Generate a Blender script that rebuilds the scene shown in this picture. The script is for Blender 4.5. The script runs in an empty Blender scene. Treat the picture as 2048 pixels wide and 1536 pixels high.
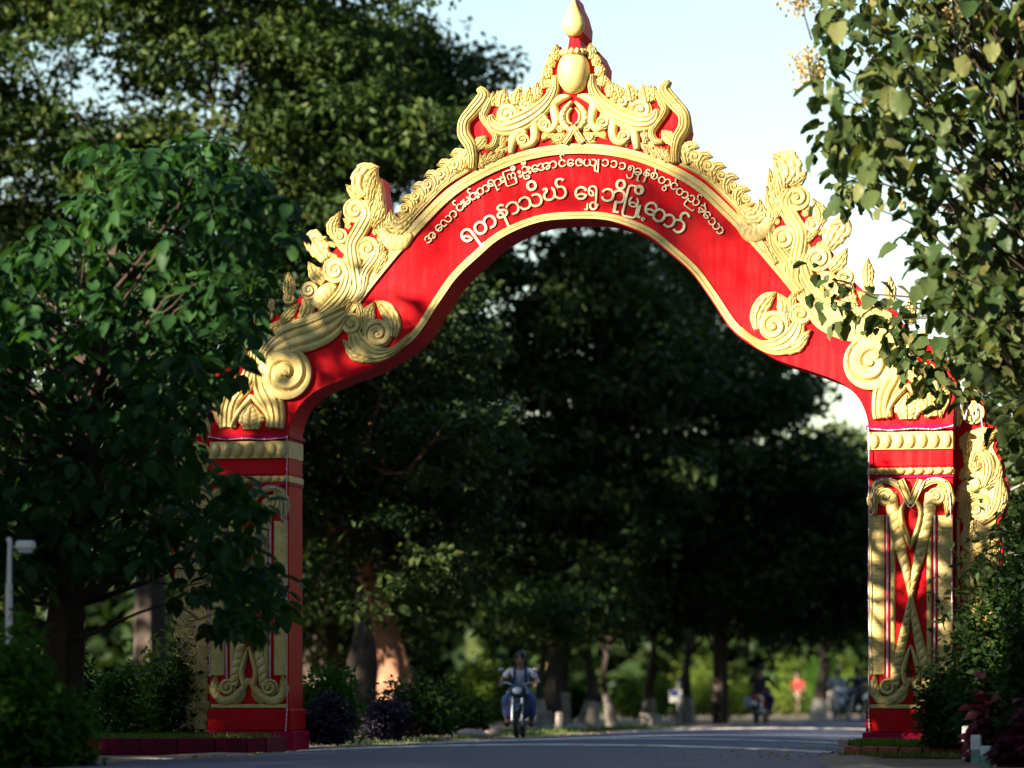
import bpy, bmesh, math, random
import numpy as np
from mathutils import Vector, Matrix

# ------------------------------------------------------------------ camera, sky, sun, exposure
S = bpy.context.scene
F_PX, HOR, EYE = 7000.0, 1393.0, 0.77          # focal length in photo pixels, horizon row, eye height (m)
cam_d = bpy.data.cameras.new('camera'); cam = bpy.data.objects.new('camera', cam_d)
S.collection.objects.link(cam); S.camera = cam
cam.location = (0, 0, EYE); cam.rotation_euler = (math.pi/2, 0, 0)
cam_d.sensor_width = 36.0; cam_d.lens = 36.0*F_PX/2048.0
cam_d.shift_y = (HOR-768.0)/2048.0
cam_d.clip_start = 0.5; cam_d.clip_end = 3000.0
cam_d.dof.use_dof = True; cam_d.dof.focus_distance = 48.0; cam_d.dof.aperture_fstop = 0.85

SUN_AZ, SUN_EL = math.radians(52.0), math.radians(17.0)   # azimuth: from behind the camera, towards the left
sun_vec = Vector((-math.sin(SUN_AZ)*math.cos(SUN_EL), -math.cos(SUN_AZ)*math.cos(SUN_EL), math.sin(SUN_EL)))
W = bpy.data.worlds.new('World'); S.world = W; W.use_nodes = True
wn = W.node_tree; wn.nodes.clear()
sky = wn.nodes.new('ShaderNodeTexSky'); sky.sky_type = 'NISHITA'; sky.sun_disc = False
sky.sun_elevation = SUN_EL; sky.sun_rotation = math.atan2(sun_vec.x, sun_vec.y)
sky.air_density = 1.25; sky.dust_density = 0.0; sky.ozone_density = 1.0; sky.altitude = 0
bgn = wn.nodes.new('ShaderNodeBackground'); bgn.inputs['Strength'].default_value = 0.05
wo = wn.nodes.new('ShaderNodeOutputWorld')
wn.links.new(sky.outputs[0], bgn.inputs[0]); wn.links.new(bgn.outputs[0], wo.inputs[0])
sl = bpy.data.lights.new('sun', 'SUN'); sl.energy = 5.0; sl.angle = math.radians(0.55); sl.color = (1.0, 0.88, 0.70)
so = bpy.data.objects.new('sun', sl); S.collection.objects.link(so)
so.rotation_euler = sun_vec.to_track_quat('Z', 'Y').to_euler(); so.location = (-40, -30, 40)
S.view_settings.view_transform = 'Standard'; S.view_settings.look = 'None'
S.view_settings.exposure = 2.2; S.view_settings.gamma = 1.0; S.view_settings.use_curve_mapping = False
S.cycles.use_denoising = True; S.cycles.max_bounces = 6; S.cycles.transparent_max_bounces = 4
S.cycles.diffuse_bounces = 2; S.cycles.glossy_bounces = 2; S.cycles.transmission_bounces = 3
S.cycles.sample_clamp_indirect = 8.0

rnd = random.Random(7); npr = np.random.default_rng(11)
COL = S.collection
R = math.radians

# ------------------------------------------------------------------ places: photo pixel + distance -> metres
def at(x, y, D):
    return Vector(((x-1024.0)/F_PX*D, D, EYE+(HOR-y)/F_PX*D))
GA = math.atan(0.197); GC, GS = math.cos(GA), math.sin(GA)
G0 = (0.855, 48.28)                                        # middle of the gate's front plane
PX = 1/145.0                                               # metres per photo pixel on the gate
def G(x, y):                                               # pixel -> (u, z) on the gate's front plane
    dx = (x-1024.0)/F_PX
    t = (G0[0]*GS+G0[1]*GC)/(dx*GS+GC)
    return ((dx*t-G0[0])*GC-(t-G0[1])*GS, EYE+(HOR-y)/F_PX*t)
def road_xy(u, w):                                         # road frame: u across, w along (0 at the gate)
    return (G0[0]+u*GC+w*GS, G0[1]-u*GS+w*GC)

# ------------------------------------------------------------------ materials
def mat(name, c, rough=0.6, metal=0.0, c2=None, scale=6.0, bump=0.0, bscale=30.0, spec=0.5, detail=6.0, coat=0.0):
    m = bpy.data.materials.new(name); m.use_nodes = True
    n = m.node_tree; b = n.nodes['Principled BSDF']
    b.inputs['Roughness'].default_value = rough; b.inputs['Metallic'].default_value = metal
    b.inputs['Specular IOR Level'].default_value = spec
    if coat: b.inputs['Coat Weight'].default_value = coat
    tc = n.nodes.new('ShaderNodeTexCoord')
    if c2 is None: c2 = tuple(v*0.72 for v in c)
    nz = n.nodes.new('ShaderNodeTexNoise'); nz.inputs['Scale'].default_value = scale; nz.inputs['Detail'].default_value = detail
    nz.inputs['Roughness'].default_value = 0.62
    n.links.new(tc.outputs['Object'], nz.inputs['Vector'])
    r = n.nodes.new('ShaderNodeValToRGB'); r.color_ramp.elements[0].position = 0.32; r.color_ramp.elements[1].position = 0.68
    r.color_ramp.elements[0].color = (*c2, 1); r.color_ramp.elements[1].color = (*c, 1)
    n.links.new(nz.outputs['Fac'], r.inputs[0]); n.links.new(r.outputs[0], b.inputs['Base Color'])
    if bump:
        nb = n.nodes.new('ShaderNodeTexNoise'); nb.inputs['Scale'].default_value = bscale; nb.inputs['Detail'].default_value = 5
        n.links.new(tc.outputs['Object'], nb.inputs['Vector'])
        bp = n.nodes.new('ShaderNodeBump'); bp.inputs['Strength'].default_value = bump; bp.inputs['Distance'].default_value = 0.02
        n.links.new(nb.outputs['Fac'], bp.inputs['Height']); n.links.new(bp.outputs[0], b.inputs['Normal'])
    return m

def leaf_mat(name, cols, trans=0.35, rough=0.5, tcol=None):
    m = bpy.data.materials.new(name); m.use_nodes = True; n = m.node_tree; n.nodes.clear()
    a = n.nodes.new('ShaderNodeAttribute'); a.attribute_name = 'tone'
    r = n.nodes.new('ShaderNodeValToRGB')
    while len(r.color_ramp.elements) < len(cols): r.color_ramp.elements.new(0.5)
    for i, c in enumerate(cols):
        r.color_ramp.elements[i].position = i/(len(cols)-1); r.color_ramp.elements[i].color = (*c, 1)
    n.links.new(a.outputs['Fac'], r.inputs[0])
    b = n.nodes.new('ShaderNodeBsdfPrincipled'); b.inputs['Roughness'].default_value = rough
    b.inputs['Specular IOR Level'].default_value = 0.12
    t = n.nodes.new('ShaderNodeBsdfTranslucent')
    g = n.nodes.new('ShaderNodeMix'); g.data_type = 'RGBA'; g.blend_type = 'MULTIPLY'; g.inputs[0].default_value = 1.0
    g.inputs[7].default_value = (*(tcol or (1.5, 1.6, 0.5)), 1)
    n.links.new(r.outputs[0], g.inputs[6]); n.links.new(g.outputs[2], t.inputs['Color'])
    n.links.new(r.outputs[0], b.inputs['Base Color'])
    mx = n.nodes.new('ShaderNodeMixShader'); mx.inputs[0].default_value = trans
    o = n.nodes.new('ShaderNodeOutputMaterial')
    n.links.new(b.outputs[0], mx.inputs[1]); n.links.new(t.outputs[0], mx.inputs[2]); n.links.new(mx.outputs[0], o.inputs[0])
    return m

def gold_mat(name, c, c2, dirt):
    m = mat(name, c, 0.5, 0.10, c2, 5.0, 0.3, 60.0, 0.2)
    n = m.node_tree; b = n.nodes['Principled BSDF']; ramp = b.inputs['Base Color'].links[0].from_node
    tc = n.nodes.new('ShaderNodeTexCoord')
    nz = n.nodes.new('ShaderNodeTexNoise'); nz.inputs['Scale'].default_value = 2.2; nz.inputs['Detail'].default_value = 9; nz.inputs['Roughness'].default_value = 0.75
    n.links.new(tc.outputs['Object'], nz.inputs['Vector'])
    r2 = n.nodes.new('ShaderNodeValToRGB'); r2.color_ramp.elements[0].position = 0.52; r2.color_ramp.elements[1].position = 0.72
    n.links.new(nz.outputs['Fac'], r2.inputs[0])
    g = n.nodes.new('ShaderNodeMix'); g.data_type = 'RGBA'
    n.links.new(r2.outputs[0], g.inputs[0]); n.links.new(ramp.outputs[0], g.inputs[6]); g.inputs[7].default_value = (*dirt, 1)
    n.links.new(g.outputs[2], b.inputs['Base Color'])
    return m

M = {}
M['gold'] = gold_mat('gold_paint', (0.61, 0.465, 0.175), (0.45, 0.325, 0.10), (0.30, 0.26, 0.17))
M['letter'] = mat('pale_gold_paint', (0.76, 0.66, 0.38), 0.45, 0.05, (0.64, 0.54, 0.28), 8, 0.1, 40)
M['red'] = mat('red_paint', (0.58, 0.008, 0.012), 0.5, 0, (0.46, 0.005, 0.009), 1.6, 0.12, 25, 0.03)
def weather(m, dust, amt):                                 # rain streaks, faded patches and hairline cracks in the paint
    n = m.node_tree; b = n.nodes['Principled BSDF']; src = b.inputs['Base Color'].links[0].from_socket
    tc = n.nodes.new('ShaderNodeTexCoord'); mp = n.nodes.new('ShaderNodeMapping'); mp.inputs['Scale'].default_value = (7.0, 7.0, 0.45)
    n.links.new(tc.outputs['Object'], mp.inputs['Vector'])
    a = n.nodes.new('ShaderNodeTexNoise'); a.inputs['Scale'].default_value = 1.6; a.inputs['Detail'].default_value = 7; n.links.new(mp.outputs[0], a.inputs['Vector'])
    p = n.nodes.new('ShaderNodeTexNoise'); p.inputs['Scale'].default_value = 0.8; p.inputs['Detail'].default_value = 8; p.inputs['Roughness'].default_value = 0.7; n.links.new(tc.outputs['Object'], p.inputs['Vector'])
    mu = n.nodes.new('ShaderNodeMath'); mu.operation = 'MULTIPLY'; n.links.new(a.outputs['Fac'], mu.inputs[0]); n.links.new(p.outputs['Fac'], mu.inputs[1])
    r = n.nodes.new('ShaderNodeMapRange'); r.inputs[1].default_value = 0.22; r.inputs[2].default_value = 0.42; r.inputs[4].default_value = amt; n.links.new(mu.outputs[0], r.inputs[0])
    g = n.nodes.new('ShaderNodeMix'); g.data_type = 'RGBA'; n.links.new(r.outputs[0], g.inputs[0]); n.links.new(src, g.inputs[6]); g.inputs[7].default_value = (*dust, 1)
    v = n.nodes.new('ShaderNodeTexVoronoi'); v.feature = 'DISTANCE_TO_EDGE'; v.inputs['Scale'].default_value = 1.1; n.links.new(tc.outputs['Object'], v.inputs['Vector'])
    c = n.nodes.new('ShaderNodeMapRange'); c.inputs[1].default_value = 0.0; c.inputs[2].default_value = 0.006; c.inputs[3].default_value = 0.35; c.inputs[4].default_value = 0.0; n.links.new(v.outputs['Distance'], c.inputs[0])
    k = n.nodes.new('ShaderNodeMath'); k.operation = 'MULTIPLY'; n.links.new(c.outputs[0], k.inputs[0]); n.links.new(p.outputs['Fac'], k.inputs[1])
    h = n.nodes.new('ShaderNodeMix'); h.data_type = 'RGBA'; n.links.new(k.outputs[0], h.inputs[0]); n.links.new(g.outputs[2], h.inputs[6]); h.inputs[7].default_value = (0.08, 0.01, 0.01, 1)
    n.links.new(h.outputs[2], b.inputs['Base Color'])
weather(M['red'], (0.34, 0.030, 0.028), 0.75)
M['red2'] = mat('plum_red_paint', (0.40, 0.006, 0.05), 0.55, 0, (0.31, 0.005, 0.04), 2.5, 0.15, 25, 0.03)
M['asphalt'] = mat('asphalt', (0.095, 0.104, 0.170), 0.7, 0, (0.058, 0.064, 0.105), 0.9, 0.6, 60, 0.4)
M['strip'] = mat('pale_strip', (0.60, 0.52, 0.46), 0.7, 0, (0.26, 0.23, 0.21), 3.0, 0.4, 50)
M['soil'] = mat('dry_soil', (0.17, 0.125, 0.085), 0.95, 0, (0.085, 0.075, 0.045), 1.2, 0.7, 25)
M['shoulder'] = mat('dusty_shoulder', (0.26, 0.20, 0.15), 0.95, 0, (0.15, 0.12, 0.09), 2.0, 0.7, 30)
M['lawn'] = mat('lawn_soil', (0.06, 0.10, 0.03), 0.95, 0, (0.04, 0.06, 0.02), 4.0, 0.6, 40)
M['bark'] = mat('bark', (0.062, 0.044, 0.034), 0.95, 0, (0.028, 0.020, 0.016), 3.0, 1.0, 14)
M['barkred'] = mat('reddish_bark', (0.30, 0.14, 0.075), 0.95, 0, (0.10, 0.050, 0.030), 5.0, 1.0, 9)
M['limewash'] = mat('limewash', (0.42, 0.38, 0.33), 0.9, 0, (0.18, 0.15, 0.12), 4.0, 0.4, 20)
M['twig'] = mat('twig', (0.05, 0.036, 0.026), 0.95, spec=0.1)
M['kerbpaint'] = mat('dull_plum_kerb_paint', (0.20, 0.010, 0.035), 0.8, 0, (0.10, 0.012, 0.025), 5.0, 0.5, 30, 0.1)
M['brick'] = mat('red_painted_brick', (0.40, 0.07, 0.045), 0.75, 0, (0.26, 0.045, 0.03), 7.0, 0.5, 30)
M['block'] = mat('pink_cement', (0.46, 0.33, 0.30), 0.85, 0, (0.30, 0.22, 0.20), 6.0, 0.4, 30)
M['white'] = mat('white_paint', (0.80, 0.77, 0.72), 0.5, 0, (0.62, 0.58, 0.52), 6.0, 0.1, 30)
M['green'] = mat('faded_green_paint', (0.16, 0.34, 0.24), 0.6, 0, (0.12, 0.25, 0.18), 6.0)
M['cable'] = mat('grey_pink_cable', (0.45, 0.36, 0.40), 0.5)
M['bulb'] = mat('clear_bulb', (0.75, 0.72, 0.72), 0.2)
M['wire'] = mat('dark_wire', (0.25, 0.22, 0.20), 0.6)
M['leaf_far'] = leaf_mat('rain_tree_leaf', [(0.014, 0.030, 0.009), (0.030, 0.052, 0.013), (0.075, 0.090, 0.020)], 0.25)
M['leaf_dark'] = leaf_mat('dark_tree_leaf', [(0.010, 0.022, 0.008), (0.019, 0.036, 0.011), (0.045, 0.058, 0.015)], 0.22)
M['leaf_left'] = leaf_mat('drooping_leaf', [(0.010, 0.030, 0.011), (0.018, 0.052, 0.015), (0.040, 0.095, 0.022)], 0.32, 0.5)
M['leaf_right'] = leaf_mat('broad_leaf', [(0.014, 0.030, 0.010), (0.034, 0.058, 0.019), (0.085, 0.105, 0.036), (0.17, 0.15, 0.05)], 0.24, 0.42)
M['leaf_flower'] = leaf_mat('cream_blossom', [(0.32, 0.22, 0.09), (0.45, 0.33, 0.14), (0.5, 0.42, 0.22)], 0.3, 0.7, (1.1, 1.0, .8))
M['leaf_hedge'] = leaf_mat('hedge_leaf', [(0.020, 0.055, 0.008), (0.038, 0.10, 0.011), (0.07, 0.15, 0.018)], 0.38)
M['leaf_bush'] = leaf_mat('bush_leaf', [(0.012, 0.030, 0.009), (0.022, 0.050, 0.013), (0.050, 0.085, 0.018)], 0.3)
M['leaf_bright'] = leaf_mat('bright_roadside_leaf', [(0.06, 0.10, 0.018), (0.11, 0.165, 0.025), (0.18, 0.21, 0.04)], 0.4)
M['leaf_purple'] = leaf_mat('purple_leaf', [(0.022, 0.018, 0.030), (0.045, 0.034, 0.060), (0.085, 0.062, 0.105)], 0.25, 0.5, (1.2, .8, 1.0))
M['leaf_maroon'] = leaf_mat('maroon_croton_leaf', [(0.030, 0.008, 0.016), (0.065, 0.013, 0.030), (0.15, 0.045, 0.065)], 0.3, 0.45, (1.4, .6, .6))
M['grass'] = leaf_mat('grass_blade', [(0.05, 0.10, 0.02), (0.085, 0.16, 0.03), (0.15, 0.20, 0.05)], 0.4)
M['skin'] = mat('brown_skin', (0.28, 0.14, 0.085), 0.5)
M['hair'] = mat('black_hair', (0.012, 0.010, 0.010), 0.4)
M['shirt'] = mat('white_shirt_cloth', (0.44, 0.45, 0.52), 0.9, 0, (0.34, 0.35, 0.42), 20)
M['navy'] = mat('navy_cloth', (0.035, 0.05, 0.13), 0.9, 0, (0.025, 0.035, 0.09), 15)
M['denim'] = mat('blue_cloth', (0.07, 0.11, 0.30), 0.9, 0, (0.05, 0.08, 0.22), 15)
M['redcloth'] = mat('red_cloth', (0.62, 0.04, 0.06), 0.9, 0, (0.48, 0.03, 0.05), 15)
M['khaki'] = mat('khaki_cloth', (0.48, 0.37, 0.25), 0.9, 0, (0.38, 0.29, 0.19), 15)
M['darkcloth'] = mat('dark_cloth', (0.035, 0.025, 0.035), 0.9)
M['black'] = mat('black_rubber', (0.018, 0.018, 0.018), 0.7)
M['metal'] = mat('bare_metal', (0.45, 0.45, 0.46), 0.3, 0.9)
M['bikeblue'] = mat('dark_blue_bike_paint', (0.02, 0.035, 0.10), 0.25, 0, None, 5, 0, 30, 0.5, 4, 0.6)
M['bikewhite'] = mat('white_bike_paint', (0.70, 0.70, 0.72), 0.3, 0, None, 5, 0, 30, 0.5, 4, 0.5)
M['bikered'] = mat('crimson_bike_paint', (0.40, 0.02, 0.08), 0.3, 0, None, 5, 0, 30, 0.5, 4, 0.5)
M['lens'] = mat('lamp_lens', (0.65, 0.70, 0.75), 0.1)
M['taillens'] = mat('red_tail_lens', (0.6, 0.02, 0.10), 0.15)

# ------------------------------------------------------------------ object helpers
def link(o, parent=None, label=None, cat=None, group=None, kind=None):
    COL.objects.link(o)
    if parent is not None: o.parent = parent
    for k, v in (('label', label), ('category', cat), ('group', group), ('kind', kind)):
        if v: o[k] = v
    return o
def empty(name, loc=(0, 0, 0), rz=0.0, label=None, cat=None, group=None):
    o = bpy.data.objects.new(name, None); o.empty_display_size = 0.3
    o.location = loc; o.rotation_euler = (0, 0, rz)
    return link(o, None, label, cat, group)
def mesh_obj(name, verts, faces, m, parent=None, smooth=None, **kw):
    me = bpy.data.meshes.new(name); me.from_pydata([tuple(v) for v in verts], [], faces); me.update()
    if m is not None: me.materials.append(m)
    if smooth is not None:
        for p in me.polygons: p.use_smooth = True
        me.set_sharp_from_angle(angle=R(smooth))
    return link(bpy.data.objects.new(name, me), parent, **kw)
class MB:                                                  # collects shapes into one mesh
    def __init__(s): s.v = []; s.f = []
    def add(s, v, f):
        k = len(s.v); s.v += [tuple(a) for a in v]; s.f += [tuple(i+k for i in q) for q in f]; return s
    def box(s, x0, x1, y0, y1, z0, z1, ch=0.0):
        if ch <= 0:
            v = [(x, y, z) for z in (z0, z1) for x, y in ((x0, y0), (x1, y0), (x1, y1), (x0, y1))]
            return s.add(v, [(3, 2, 1, 0), (4, 5, 6, 7), (0, 1, 5, 4), (1, 2, 6, 5), (2, 3, 7, 6), (3, 0, 4, 7)])
        v = []
        for z, c in ((z0, ch), (z0+ch, 0), (z1-ch, 0), (z1, ch)):
            a0, a1, b0, b1 = x0+c, x1-c, y0+c, y1-c
            v += [(a0+ch, b0, z), (a1-ch, b0, z), (a1, b0+ch, z), (a1, b1-ch, z), (a1-ch, b1, z), (a0+ch, b1, z), (a0, b1-ch, z), (a0, b0+ch, z)]
        f = [tuple(range(7, -1, -1)), tuple(range(24, 32))]
        for k in range(3):
            for i in range(8): f.append((k*8+i, k*8+(i+1) % 8, k*8+8+(i+1) % 8, k*8+8+i))
        return s.add(v, f)
    def tube(s, pts, rad, n=8, cap=True):
        pts = [Vector(p) for p in pts]
        if not hasattr(rad, '__len__'): rad = [rad]*len(pts)
        v = []; prev = None
        for i, p in enumerate(pts):
            t = (pts[min(i+1, len(pts)-1)]-pts[max(i-1, 0)])
            t = t.normalized() if t.length > 1e-9 else Vector((0, 0, 1))
            if prev is None: a = t.orthogonal().normalized()
            else:
                a = prev-t*prev.dot(t); a = a.normalized() if a.length > 1e-6 else t.orthogonal().normalized()
            prev = a; b = t.cross(a)
            for k in range(n):
                an = 2*math.pi*k/n; v.append(p+(a*math.cos(an)+b*math.sin(an))*rad[i])
        f = []
        for i in range(len(pts)-1):
            for k in range(n): f.append((i*n+k, i*n+(k+1) % n, (i+1)*n+(k+1) % n, (i+1)*n+k))
        if cap: f.append(tuple(range(n-1, -1, -1))); f.append(tuple(range((len(pts)-1)*n, len(pts)*n)))
        return s.add(v, f)
    def lathe(s, prof, c=(0, 0, 0), n=20, axis='z'):
        v = []; f = []
        for r_, h_ in prof:
            for k in range(n):
                a = 2*math.pi*k/n; x, y = r_*math.cos(a), r_*math.sin(a)
                p = (x, y, h_) if axis == 'z' else ((x, h_, y) if axis == 'y' else (h_, x, y))
                v.append((c[0]+p[0], c[1]+p[1], c[2]+p[2]))
        for i in range(len(prof)-1):
            for k in range(n): f.append((i*n+k, i*n+(k+1) % n, (i+1)*n+(k+1) % n, (i+1)*n+k))
        return s.add(v, f)
    def ball(s, c, r, n=10, m=7):
        r = r if hasattr(r, '__len__') else (r, r, r)
        v = []; f = []
        for i in range(m+1):
            ph = math.pi*i/m
            for k in range(n):
                a = 2*math.pi*k/n
                v.append((c[0]+r[0]*math.sin(ph)*math.cos(a), c[1]+r[1]*math.sin(ph)*math.sin(a), c[2]+r[2]*math.cos(ph)))
        for i in range(m):
            for k in range(n): f.append((i*n+k, i*n+(k+1) % n, (i+1)*n+(k+1) % n, (i+1)*n+k))
        return s.add(v, f)
    def build(s, name, m, parent=None, smooth=None, **kw): return mesh_obj(name, s.v, s.f, m, parent, smooth, **kw)

def catmull(P, n):                                         # P: list of tuples of any length
    P = np.array(P, float)
    if len(P) == 2: return [tuple(P[0]+(P[1]-P[0])*t) for t in np.linspace(0, 1, n)]
    Q = np.vstack([2*P[0]-P[1], P, 2*P[-1]-P[-2]]); seg = np.linalg.norm(np.diff(P[:, :2], axis=0), axis=1)
    cum = np.concatenate([[0], np.cumsum(seg)]); out = []
    for d in np.linspace(0, cum[-1], n):
        i = min(max(int(np.searchsorted(cum, d, 'right'))-1, 0), len(P)-2)
        t = (d-cum[i])/max(cum[i+1]-cum[i], 1e-9); a, b, c, e = Q[i], Q[i+1], Q[i+2], Q[i+3]
        out.append(tuple(0.5*((2*b)+(-a+c)*t+(2*a-5*b+4*c-e)*t*t+(-a+3*b-3*c+e)*t**3)))
    return out

# ------------------------------------------------------------------ the setting: ground, road, verges
def sheet(name, pts, m, z=0.0, **kw):
    return mesh_obj(name, [(x, y, z) for x, y in pts], [tuple(range(len(pts)))], m, None, None, kind='structure', **kw)
sheet('ground', [(-900, -60), (900, -60), (900, 1600), (-900, 1600)], M['soil'], -0.012)
# road: (w along, left edge u, right edge u); opens out into a junction this side of the gate
RW = [(-52, -11.0, 22.0), (-40, -9.0, 18.0), (-28, -6.2, 12.0), (-18, -4.7, 7.6), (-12, -4.25, 5.0), (-8, -4.0, 4.3), (-4, -3.9, 3.85), (0, -3.85, 3.72), (10, -3.85, 3.75), (30, -3.9, 3.8), (60, -3.9, 3.9), (100, -3.9, 3.9), (170, -3.9, 3.9), (300, -3.9, 3.9)]
def road_z(s): return 0.10*(1-s*s)
ws = np.concatenate([np.linspace(-52, 20, 37), np.linspace(25, 300, 40)])
v = []; f = []; NC = 17
for i, w in enumerate(ws):
    l = np.interp(w, [r_[0] for r_ in RW], [r_[1] for r_ in RW]); r_ = np.interp(w, [q[0] for q in RW], [q[2] for q in RW])
    for j in range(NC):
        s_ = -1+2*j/(NC-1); u = l+(r_-l)*(s_+1)/2; x, y = road_xy(u, w); v.append((x, y, road_z(s_)))
    if i:
        for j in range(NC-1): a = (i-1)*NC+j; f.append((a, a+1, a+NC+1, a+NC))
mesh_obj('road', v, f, M['asphalt'], None, 60, kind='structure')
def shoulder(name, side, wide):
    v = []; f = []
    for i, w in enumerate(ws):
        e = np.interp(w, [r_[0] for r_ in RW], [r_[1 if side < 0 else 2] for r_ in RW])
        for k, (d, z) in enumerate(((-0.05, 0.004), (wide*0.5, 0.03), (wide, -0.008))):
            jig = 0.12*math.sin(w*1.7+k*2)+0.08*math.sin(w*0.63+k) if k == 2 else 0
            x, y = road_xy(e+side*(d+jig), w); v.append((x, y, z))
        if i:
            for k in range(2): a = (i-1)*3+k; f.append((a, a+1, a+4, a+3))
    mesh_obj(name, v, f, M['shoulder'], None, 60, kind='structure')
shoulder('road_shoulder_left', -1, 0.9); shoulder('road_shoulder_right', 1, 0.7)
# low pale ribs laid across the road
for k, (w, lab) in enumerate(((-0.6, 'nearest pale rib across the road by the gate pillars'), (6.5, 'second pale rib across the road just past the gate'), (25.0, 'third pale rib across the road, beyond the near rider'), (34.0, 'farthest pale rib across the road near the distant riders'))):
    v = []; f = []; n = 24
    for i in range(n+1):
        s_ = -0.97+1.94*i/n; u = -3.85+7.6*(s_+1)/2
        for dw, dz in ((-0.24, 0.004), (-0.16, 0.028), (0.16, 0.028), (0.24, 0.004)):
            x, y = road_xy(u, w+dw+0.03*math.sin(i*1.3)); v.append((x, y, road_z(s_)+dz))
    for i in range(n):
        for j in range(3): a = i*4+j; f.append((a, a+1, a+5, a+4))
    mesh_obj('pale_rib', v, f, M['strip'], None, 50, label=lab, cat='rumble strip', group='pale ribs across the road')

# ------------------------------------------------------------------ the gate
GATE_D = 0.75
gate = empty('ceremonial_gate', (G0[0], G0[1], 0), -GA, 'tall red and gold ceremonial archway with lettering spanning the road', 'gate')

def prof_dome(s, t): return 0.25+0.75*math.sqrt(max(0, 1-s*s))
def prof_flat(s, t): return 1.0-0.45*math.exp(-((abs(s)-0.62)/0.13)**2)
def prof_step(s, t): return 1.0 if s < -0.15 else (0.45 if s < 0.0 else 0.72)
def prof_groove(s, t):
    g = sum(math.exp(-((s-c)/0.075)**2) for c in (-0.55, 0.05, 0.6))
    return (0.5+0.5*math.sqrt(max(0, 1-s*s)))*(1-0.5*g)
def prof_rope(k):
    return lambda s, t: (0.3+0.7*math.sqrt(max(0, 1-s*s)))*(1-0.22*math.exp(-((((t*k+s*0.35) % 1.0)-0.5)/0.14)**2))
def prof_scale(k):                                         # overlapping saw-tooth scales along a body
    def f(s, t):
        ph = (t*k+abs(s)*0.55) % 1.0
        return (0.35+0.65*math.sqrt(max(0, 1-s*s)))*(0.84+0.16*ph)
    return f
def prof_leaf(k):
    def f(s, t):
        v = math.exp(-((((t*k-abs(s)*1.2) % 1.0)-0.5)/0.16)**2)
        return (0.40+0.60*math.sqrt(max(0, 1-s*s)))*(1-0.22*v)*(1-0.5*math.exp(-(s/0.09)**2)-0.35*math.exp(-((abs(s)-0.55)/0.08)**2))
    return f

def uz(p, m): u, z = G(p[0], p[1]); return (u*m, z)
def ribbon(name, pts, wid, h=0.05, prof=prof_dome, n=26, base=0.0, parent=None, both=True, lobes=0, lobe=0.26, K=15, material='gold', y0=0.0, conv=None):
    if not hasattr(wid, '__len__'): wid = [wid]*len(pts)
    h *= 0.78
    for m in ((1, -1) if both else (1,)):
        cv = conv or uz
        ctr = [(*cv(p, m), w*PX) for p, w in zip(pts, wid)]
        C = catmull(ctr, n+1); v = []; f = []
        ss = [-1]+list(np.linspace(-1, 1, K))+[1]; cols = len(ss)
        for i, (u, z, w) in enumerate(C):
            a, b = C[max(i-1, 0)], C[min(i+1, n)]; tu, tz = b[0]-a[0], b[1]-a[1]; L = math.hypot(tu, tz) or 1
            nu, nz = -tz/L*m, tu/L*m; w = max(w, 0.002); t = i/n
            if lobes: w *= 1-lobe*((t*lobes) % 1.0)
            for j, s_ in enumerate(ss):
                hh = 0.0 if j in (0, cols-1) or i in (0, n) else h*prof(s_, t)
                v.append((u+nu*w*s_, y0-base-hh if hh else y0+0.004, z+nz*w*s_))
        for i in range(n):
            for j in range(cols-1):
                q = (i*cols+j, i*cols+j+1, (i+1)*cols+j+1, (i+1)*cols+j); f.append(q if m == 1 else q[::-1])
        mesh_obj(name, v, f, M[material], parent or gate, 48)

def volute(c, Rr, turns=2.0, a0=0.0, d=1, h=0.075, name='volute', parent=None, both=True, nr=26, nt=40, y0=0.0, conv=None, sy=1.0):
    for m in ((1, -1) if both else (1,)):
        u0, z0 = (conv or uz)(c, m); hs = h*0.82; Rm = Rr*PX; v = [(u0, y0-hs, z0)]; f = []
        for i in range(1, nr+1):
            r = i/nr
            for k in range(nt):
                th = 2*math.pi*k/nt
                ph = (turns*r-d*(th-a0)/(2*math.pi)) % 1.0
                groove = math.exp(-((ph if ph < .5 else ph-1)/0.11)**2)
                hh = hs*(0.55+0.45*math.sqrt(max(0, 1-(r*0.98)**2)))*(0.70+0.30*ph)*(1-0.5*groove) if r > 0.12 else hs
                if i == nr: hh = -0.004
                v.append((u0+m*Rm*min(r, 0.985)*math.cos(th), y0-hh, z0+Rm*sy*min(r, 0.985)*math.sin(th)))
        for k in range(nt): f.append((0, 1+k, 1+(k+1) % nt))
        for i in range(nr-1):
            for k in range(nt):
                a = 1+i*nt; f.append((a+k, a+nt+k, a+nt+(k+1) % nt, a+(k+1) % nt))
        if m == -1: f = [q[::-1] for q in f]
        mesh_obj(name, v, f, M['gold'], parent or gate, 50)

def leaf(pts, w, h=0.05, k=5, lobes=5, name='leaf_ornament', **kw):
    if w < 12: lobes, k = 0, min(k, 3)
    kw.setdefault('lobe', 0.15)
    n = len(pts); wid = [w*0.55]+[w]*(n-2)+[0.6] if n > 2 else [w, 0.6]
    if n == 2:
        p, q = pts; pts = [p, ((p[0]*.6+q[0]*.4), (p[1]*.6+q[1]*.4)), q]; wid = [w*0.55, w, 0.6]
    ribbon(name, pts, wid, h, prof_leaf(k), n=34, lobes=lobes, **kw)

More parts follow.
